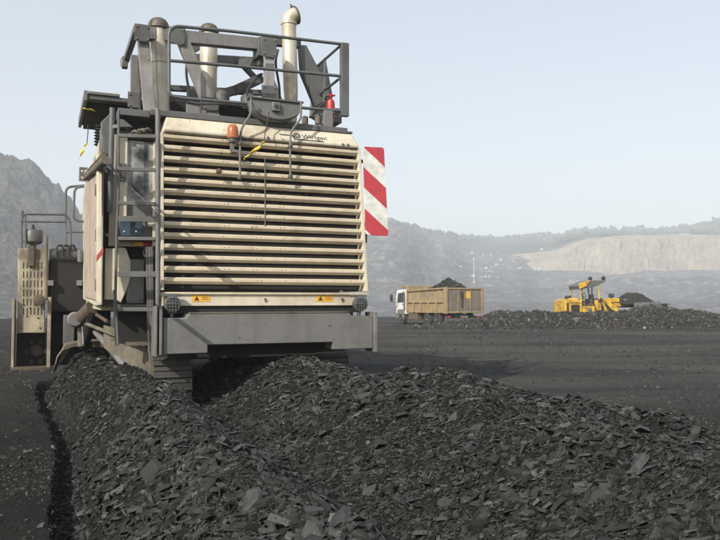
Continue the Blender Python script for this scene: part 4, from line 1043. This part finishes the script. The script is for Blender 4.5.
part(MB().box((-.45, .3, .62), (.45, 7.0, .86)), 'chassis_rail', 'dkgrey', tr, .02)
part(MB().box((-1.2, 3.9, .42), (-.5, 5.2, .86)).box((.5, 3.9, .42), (1.2, 5.2, .86)), 'side_tank', 'rust', tr, .03)
part(MB().box((-1.2, -.02, .45), (1.2, .06, .62)).box((-1.1, .35, .2), (-.6, .37, .75)).box((.6, .35, .2), (1.1, .37, .75)), 'rear_guard', 'dkgrey', tr, .01)
def wheel(par, c, r, w, side, names=('wheel', 'rim')):
    t = MB().lathe([(r * .6, 0), (r * .92, .01), (r, w * .2), (r, w * .8), (r * .92, w - .01), (r * .6, w)], Vector(c), (side, 0, 0), 26); tw = t.build(names[0], M['rubber'], par, 0)
    h = MB().lathe([(r * .6, 0), (r * .55, -.02), (r * .35, -.06), (r * .16, -.02), (r * .14, .05), (.002, .06)], Vector(c) + Vector((side * (w - .01), 0, 0)), (side, 0, 0), 20); h.build(names[1], M['dust'], tw, 0)
for yy in (1.25, 2.55, 6.35):
    for s in (-1, 1): wheel(tr, (s * .92, yy, .47), .47, .30, s)
for s in (-1, 1):
    part(MB().prism([(s * .9, 5.8, .75), (s * .9, 5.8, .95), (s * .9, 6.0, 1.08), (s * .9, 6.7, 1.08), (s * .9, 6.9, .95), (s * .9, 6.9, .75)], (s * .335, 0, 0)), 'wheel_arch', 'grey', cab, .02)

def chunks_on(parent_obj, gx, gy, hz, n, s0, s1, name):
    i = rng.integers(0, gx.shape[0] - 1, n); j = rng.integers(0, gx.shape[1] - 1, n)
    P3 = np.stack([gx[i, j], gy[i, j], hz[i, j]], -1) + rng.normal(0, .03, (n, 3))
    o = flakes(name, P3, np.tile(np.array([[0, 0, 1.]]), (n, 1)), rng.uniform(s0, s1, n), rng.uniform(.4, .8, n), None, None, M['gravel'], 'stuff', rng.beta(1.2, 4, n), tilt=.8)
    o.parent = parent_obj
chunks_on(lo, gx, gy, hz, 5000, .03, .12, 'coal_lumps')
# tail lights, plate, mud flaps, extra body bits
for s in (-1, 1): part(MB().box((s * 1.16, -.04, .66), (s * .92, -.02, .76)), 'tail_light', 'red', tr, .005)
part(MB().box((-.26, -.04, .64), (.26, -.025, .76)), 'number_plate', 'tipper_back', tr, 0)
part(MB().box((-1.15, 7.34, .8), (1.15, 7.37, 1.3)), 'grille_panel', 'ink', cab, .01)
part(MB().tube([(-1.22, 5.72, 1.0), (-1.22, 5.72, 2.2)], .03, 8), 'air_intake', 'ink', cab, 0)

# ================================================================== YELLOW LOADER
DL = 53.0
def LX(px): return (px - 360) / F * DL
def LZ(py): return 1.6 + (300 - py) / F * DL
lx0 = LX(590); lz0 = LZ(316)
ld = tag(empty('wheel_loader', (lx0, DL, lz0), R(8)), 'yellow loading machine with tilted canopy roof standing behind the coal bank', 'loader')
def lp(px, py, y=0.): return Vector(((px - 590) / F * DL, y, LZ(py) - lz0))
def lbox(name, mat, x0, y0, x1, y1, d0, d1, par=ld, bv=.03):
    a = lp(x0, y1); b = lp(x1, y0); return MB().box((a.x, d0, a.z), (b.x, d1, b.z)).build(name, M[mat], par, bv)
eb = lbox('engine_bay', 'machyellow', 557.5, 300.5, 575.5, 314, -.95, .95); lbox('vent', 'black', 564, 304.5, 572.5, 311.5, -.98, -.952, eb, 0); lbox('vent', 'ink', 559.5, 303, 561.5, 312, -.98, -.952, eb, 0); lbox('handrail', 'machyellow', 563, 301.8, 573.5, 302.5, -1.03, -.953, eb, 0)
eh = MB(); a = lp(558.5, 300.4); b = lp(573, 298.2); eh.prism([(a.x, -.7, a.z), (b.x, -.7, a.z), (b.x, -.7, b.z), (a.x + .5, -.7, b.z)], (0, 1.5, 0)); eh.build('engine_hood', M['machyellow'], ld, .03)
for (px, y0, y1, r) in ((565.5, 295.5, 299, .22), (611, 293.5, 297.6, .20)):
    c = lp(px, y1); h_ = lp(px, y0).z - c.z; MB().lathe([(r * .5, 0), (r, .03), (r, h_ * .7), (r * .8, h_ * .9), (.05, h_)], (c.x, -.2, c.z), (0, 0, 1), 16).build('air_filter', M['rubber'], ld, 0)
    MB().tube([(c.x, -.2, c.z - .3), (c.x, -.2, c.z + .02)], .07, 10).build('filter_stem', M['rubber'], ld, 0)
lbox('cab_floor', 'machyellow', 574.5, 306, 589, 314.5, -.9, .9); lbox('console', 'rust', 576, 300.5, 581, 306, -.6, .2); lbox('toolbox', 'machyellow', 576.5, 308, 580.5, 313.5, -.96, -.902)
lbox('step', 'dkgrey', 581.5, 308, 585, 312, -1.0, -.905)
# canopy with posts
cr = MB(); a = lp(572, 288.5); b = lp(586, 281.3); c1 = lp(599.5, 281); c2 = lp(599.5, 283); 
cr.prism([lp(573, 286.0, -.95), lp(584, 281.0, -.95), lp(600, 280.2, -.95), lp(599.5, 282.0, -.95), lp(589, 287.0, -.95), lp(574, 289.6, -.95)], (0, 1.9, 0)); cn = cr.build('canopy_roof', M['dkgrey'], ld, .03)
MB().prism([lp(571.5, 283.6, -.98), lp(584.5, 280.4, -.98), lp(579.5, 286.6, -.98), lp(572.5, 289.4, -.98)], (0, -.05, 0)).build('roof_front', M['machyellow'], cn, .02)
for (px, py) in ((585, 279), (598.8, 278.5)): MB().lathe([(.04, -.2), (.13, -.08), (.16, .03), (.1, .12)], lp(px, py, -.8), (.3, -1, 0), 12).build('roof_lamp', M['rubber'], cn, 0)
for (x0, y0, x1, y1, m_) in ((575, 288, 575, 307, 'machyellow'), (586.5, 285, 586, 300, 'rubber'), (593, 283, 594, 299, 'machyellow')):
    for yy in (-.85, .8): MB().tube([lp(x0, y0, yy), lp(x1, y1, yy)], .055, 8).build('canopy_post', M[m_], ld, 0)
st = MB(); st.box(lp(587, 302, -.3), lp(592, 300.5, .3)); st.box(lp(590.8, 300, -.3), lp(592, 294.5, .3)); st.build('seat', M['rubber'], ld, .04)
MB().tube([lp(580, 300, -.2), lp(582.5, 296, -.2)], .03, 6).tube([lp(582.5, 296, -.2) + Vector((math.cos(t) * .05, math.sin(t) * .2, math.sin(t + 1) * .2)) for t in np.linspace(0, 6.28, 13)], .025, 6).build('steering_wheel', M['ink'], ld, 0)
# body and lift arms
MB().prism([lp(587, 314, -.6), lp(589, 299, -.6), lp(600, 298, -.6), lp(604, 302, -.6), lp(606, 313, -.6)], (0, 1.3, 0)).build('front_frame', M['rust'], ld, .04)  # coloured dark to paint in the shaded gaps between the arms
for yy in (-.95, .75):
    MB().prism([lp(596, 299, yy), lp(600, 298.5, yy), lp(613, 308, yy), lp(612, 311.5, yy), lp(607, 310.5, yy)], (0, .16, 0)).build('lift_arm', M['machyellow'], ld, .02)
    MB().prism([lp(587.5, 301, yy), lp(591, 300, yy), lp(593.5, 312, yy), lp(590.5, 313, yy)], (0, -.12, 0)).build('side_brace', M['machyellow'], ld, .02)
    MB().tube([lp(594, 311, yy - .1), lp(593, 303, yy - .1)], .07, 8).tube([lp(600, 311.5, yy - .1), lp(596, 302, yy - .1)], .09, 8).build('lift_cylinder', M['machyellow'], ld, 0)
lbox('boom_head', 'machyellow', 606, 298.3, 617, 302.5, -.6, .6); MB().prism([lp(610, 303, -.7), lp(622, 303.5, -.7), lp(622.5, 306, -.7), lp(612, 307, -.7)], (0, 1.4, 0)).build('hitch_block', M['machyellow'], ld, .04)
lbox('hose_bundle', 'rubber', 600, 303, 611, 305.5, -.5, .3)
lbox('linkage', 'grey', 622, 299, 628, 305, -.6, .4); 
bk_ = MB(); bk_.prism([lp(626, 307.5, -1.5), lp(652.5, 305, -1.5), lp(652.5, 300.8, -1.5), lp(651.5, 300.6, -1.5), lp(651, 302, -1.5), lp(626, 302.6, -1.5)], (0, .12, 0)); bk_.prism([lp(626, 307.5, 1.3), lp(652.5, 305, 1.3), lp(652.5, 300.8, 1.3), lp(626, 302.6, 1.3)], (0, .12, 0))
bk_.prism([lp(628, 307.5, -1.37), lp(652, 305.2, -1.37), lp(652, 304.4, -1.37), lp(628, 306.6, -1.37)], (0, 2.66, 0)); bk_.build('bucket', M['grey'], ld, .01)
for (px, yy) in ((567, -.62), (567, .62), (601, -.62), (601, .62)):
    c = lp(px, 318.5, yy); sg = -1 if yy < 0 else 1
    t = MB().lathe([(.30, 0), (.50, .01), (.55, .06), (.55, .26), (.50, .31), (.30, .32)], (c.x, yy - sg * .15, c.z + .5), (0, sg, 0), 24); tw = t.build('wheel', M['rubber'], ld, 0)
    MB().lathe([(.30, 0), (.2, .02), (.1, .06), (.002, .07)], (c.x, yy + sg * .12, c.z + .5), (0, sg, 0), 16).build('rim', M['machyellow'], tw, 0)
# coal heaped in front of the loader
gx, gy = np.meshgrid(np.linspace(-1.5, 2.0, 60), np.linspace(-1.35, 1.35, 40), indexing='ij')
hz = np.clip(0.82 * np.exp(-(np.abs(gx + .1) / 1.25) ** 3 - (gy / .75) ** 2), .02, None) + .05 * fbm(gx * 3, gy * 3, 4, 3)
co_ = grid_mesh('coal_load', gx, gy, hz, M['gravel'], None, attrs={'tone': np.full(gx.size, .12)}); co_.data.flip_normals()
chunks_on(co_, gx, gy, hz, 2600, .02, .07, 'coal_lumps')
co_.location = ld.matrix_basis @ lp(637, 304.5, 0); co_.rotation_euler.z = R(8)
tag(co_, 'rounded dark coal heap lying in the grey bucket of the yellow loader', 'coal load')

# ================================================================== HAZE
hz_ = MB(); hz_.box((-1750, -260, -70), (1750, 1760, 215)); ho = hz_.build('haze', bpy.data.materials.new('haze_volume'), None, 0, smooth=False)
ho['kind'] = 'stuff'; tag(ho, 'thin dusty haze filling the air over the whole pit', 'haze')
m = ho.data.materials[0]; m.use_nodes = True; nt = m.node_tree; nt.nodes.remove(nt.nodes['Principled BSDF'])
pv = nt.nodes.new('ShaderNodeVolumePrincipled'); nt.links.new(pv.outputs[0], nt.nodes['Material Output'].inputs['Volume'])
pv.inputs['Color'].default_value = (.89, .93, .995, 1); pv.inputs['Density'].default_value = .00085; pv.inputs['Anisotropy'].default_value = .0

# ================================================================== LIGHT
EL = R(33); AZS = R(213)      # sun behind the camera, to the left
w = bpy.data.worlds.new('World'); sc.world = w; w.use_nodes = True; nt = w.node_tree; bg = nt.nodes['Background']
sky = nt.nodes.new('ShaderNodeTexSky'); sky.sky_type = 'NISHITA'; sky.sun_disc = False; sky.sun_elevation = EL; sky.sun_rotation = AZS
sky.air_density = 1.0; sky.dust_density = 2.5; sky.ozone_density = 1.0
tn = nt.nodes.new('ShaderNodeMix'); tn.data_type = 'RGBA'; tn.blend_type = 'MULTIPLY'; tn.inputs[0].default_value = 1; tn.inputs[7].default_value = (1.10, 1.08, 1.0, 1)
nt.links.new(sky.outputs[0], tn.inputs[6]); t2 = nt.nodes.new('ShaderNodeMix'); t2.data_type = 'RGBA'; t2.inputs[0].default_value = .5; t2.inputs[7].default_value = (3.85, 4.0, 4.1, 1)
nt.links.new(tn.outputs[2], t2.inputs[6]); nt.links.new(t2.outputs[2], bg.inputs['Color']); bg.inputs['Strength'].default_value = .15
sl = bpy.data.lights.new('sun', 'SUN'); sl.energy = 5.0; sl.angle = R(.53); sl.color = (1, .95, .86)
so = bpy.data.objects.new('sun', sl); COL.objects.link(so)
sd = Vector((math.sin(AZS) * math.cos(EL), math.cos(AZS) * math.cos(EL), math.sin(EL)))
so.rotation_euler = sd.to_track_quat('Z', 'Y').to_euler(); so.location = sd * 50
sc.view_settings.view_transform = 'Standard'; sc.view_settings.look = 'None'; sc.view_settings.exposure = .42; sc.view_settings.gamma = 1
sc.view_settings.use_curve_mapping = False
sc.cycles.volume_bounces = 1; sc.cycles.max_bounces = 6
sc.cycles.use_denoising = True
